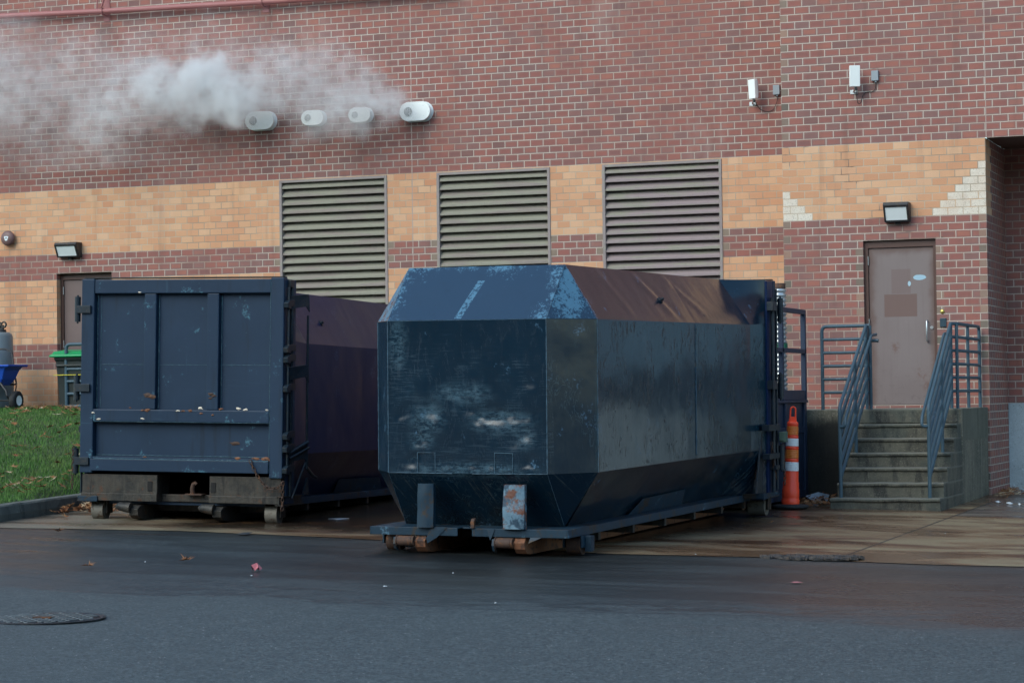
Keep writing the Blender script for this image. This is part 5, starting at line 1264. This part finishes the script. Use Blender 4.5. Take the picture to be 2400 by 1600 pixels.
# litter
def scrap(name, x, y, s_, m, label, cat, group=None, h=.02):
    rnd = random.Random(int(abs(x*911+y*77))); mb = MB(); n = 8; vs = [(0, 0, h)]
    for k in range(n): a = 2*pi*k/n; r = s_*(.5+.6*rnd.random()); vs.append((r*cos(a), r*sin(a), .003+h*.8*rnd.random()*(k % 2)))
    mb.add(vs, [(0, 1+k, 1+(k+1) % n) for k in range(n)]); o = mb.build(name, m, fix=False); o.location = (x, y, g(x, y)+.008); tag(o, label, cat, group); return o
M_pink = simple('pink_plastic', (.45, .13, .15), .4, var=.2); M_scrap = simple('scrap_white', (.55, .60, .62), .6, var=.2); M_pink2 = simple('faded_pink', (.40, .14, .15), .4, var=.3); M_glove = simple('glove', (.03, .035, .04), .7)
scrap('crumpled_wrapper', -9.20, -14.42, .05, M_pink, 'crumpled pink wrapper on the asphalt left of the centre container', 'litter', None, .07)
scrap('crumpled_wrapper', -4.63, -13.74, .055, M_pink2, 'flat faded pink scrap on the wet asphalt at the right', 'litter', None, .012)
scrap('dark_glove', -11.16, -10.82, .10, M_glove, 'dark flattened glove on the edge between asphalt and concrete', 'glove', None, .02)
rnd = random.Random(21)
for k in range(11):
    x = rnd.uniform(-13, -2.2); y = rnd.uniform(-16.5, -6)
    if -9.6 < x < -6.4 and y > -12.6: continue
    if -14 < x < -11 and y > -10: continue
    scrap('litter_scrap', x, y, .009+.012*rnd.random()**2, M_scrap, 'tiny pale scrap of litter on the ground in front of the building', 'litter', 'tiny pale scraps of litter on the ground', .01)
for x, y, s_, l in ((-4.72, -2.7, .05, 'white paper scrap on the pavement, nearest of three to the concrete steps'), (-4.55, -2.9, .06, 'largest white paper scrap on the pavement, middle of three beside the steps'), (-4.4, -3.1, .04, 'smallest white paper scrap on the pavement, farthest of three from the steps')):
    scrap('paper_scrap', x, y, s_, M_scrap, l, 'litter', 'white paper scraps beside the steps', .03)
scrap('plastic_bag', -6.85, -3.45, .17, simple('plastic_bag', (.20, .27, .33), .3), 'crumpled blue-grey plastic bag in the corner left of the steps', 'plastic bag', None, .13)

# ------------------------------------------------------------------ trees added out of view behind the camera to darken the container reflections
def reflection_treeline():
    n = N('reflection_foliage'); P = n.pos(); c = n.mix(n.noise(P, .8, 5), (.022, .035, .016), (.07, .07, .04)); m = n.set(c, .9)
    rnd = random.Random(9); vs = []; fs = []
    for k in range(20000):
        x = rnd.uniform(-90, 70); top = 17+5*noise.noise((x*.08, 0, 0))+3*noise.noise((x*.4, 2, 0)); z = rnd.random()**.8*top; y = -66+rnd.gauss(0, 2.2)
        b = len(vs)
        for q in range(4): vs.append((x+rnd.gauss(0, .8), y+rnd.gauss(0, .5), z+rnd.gauss(0, .7)))
        fs.append((b, b+1, b+2)); fs.append((b, b+2, b+3))
    me = bpy.data.meshes.new('reflection_trees'); me.from_pydata(vs, [], fs); me.materials.append(m)
    o = bpy.data.objects.new('reflection_trees', me); COL.objects.link(o); o['kind'] = 'stuff'; tag(o, 'unseen line of dark trees added behind the camera for reflections', 'trees')
reflection_treeline()

# ------------------------------------------------------------------ steam
def steam():
    mb = MB(); mb.box(-21.9, -13.55, -1.35, -.08, 5.05, 7.55); m = bpy.data.materials.new('steam'); m.use_nodes = True
    n = N.__new__(N); n.m = m; n.t = m.node_tree; n.t.nodes.clear(); out = n.t.nodes.new('ShaderNodeOutputMaterial'); pv = n.t.nodes.new('ShaderNodeVolumePrincipled')
    n.t.links.new(pv.outputs[0], out.inputs['Volume']); pv.inputs['Color'].default_value = (.97, .985, .99, 1); pv.inputs['Anisotropy'].default_value = .1
    P = n.pos(); w3 = n.noise(P, 1.6, 3, .55)
    wv = n.t.nodes.new('ShaderNodeTexNoise'); n._in(wv.inputs['Vector'], P); wv.inputs['Scale'].default_value = 1.9; wv.inputs['Detail'].default_value = 3
    Pw = n.vm('ADD', P, n.vm('MULTIPLY', n.vm('SUBTRACT', wv.outputs['Color'], (.5, .5, .5)), (1.1, .5, 1.1)))
    tot = None
    B = [(-17.05, 6.42, .40, .38, 4.6), (-17.55, 6.28, .50, .40, 3.0), (-16.45, 6.10, .60, .34, 3.2), (-17.0, 5.85, 1.0, .30, 1.3), (-16.85, 6.0, .6, .4, 1.8), (-18.7, 5.75, .55, .55, .9), (-18.1, 6.2, .9, .6, .7),
         (-19.6, 6.2, 1.8, 1.0, .55), (-21.2, 6.8, 1.6, 1.3, .8), (-20.9, 6.0, 1.2, .8, .3), (-15.4, 6.2, 1.4, .5, .85), (-14.4, 5.88, .95, .40, 1.2), (-13.98, 5.76, .4, .20, 2.0), (-14.8, 5.62, .8, .34, 1.1), (-16.2, 5.85, .5, .28, 1.2), (-15.8, 5.85, .5, .2, .6), (-15.9, 6.45, 1.3, .5, .5), (-17.8, 6.4, 3.4, 1.0, .30), (-19.0, 5.2, 1.6, .5, .25)]
    for x, z, rx, rz, dn in B:
        q = n.vm('LENGTH', n.vm('DIVIDE', n.vm('SUBTRACT', Pw, (x, -.55, z)), (rx*1.25, .62, rz*1.25)))
        f = MX(n, n.ss(q, 1., .25), dn); tot = f if tot is None else n.math('ADD', tot, f)
    det = n.noise(P, 4.5, 4, .6)
    tot = MX(n, tot, n.ss(det, .34, .66, .15, 1.7))
    ed = MX(n, n.ss(n.sep(P)[1], -.1, -.25), n.ss(n.sep(P)[1], -1.33, -1.1))
    tot = MX(n, tot, ed); n._in(pv.inputs['Density'], tot)
    o = mb.build('steam', m); o['kind'] = 'stuff'; tag(o, 'white steam drifting left from the exhaust vents across the upper wall', 'steam')
    m.cycles.volume_step_rate = 1.0
steam()
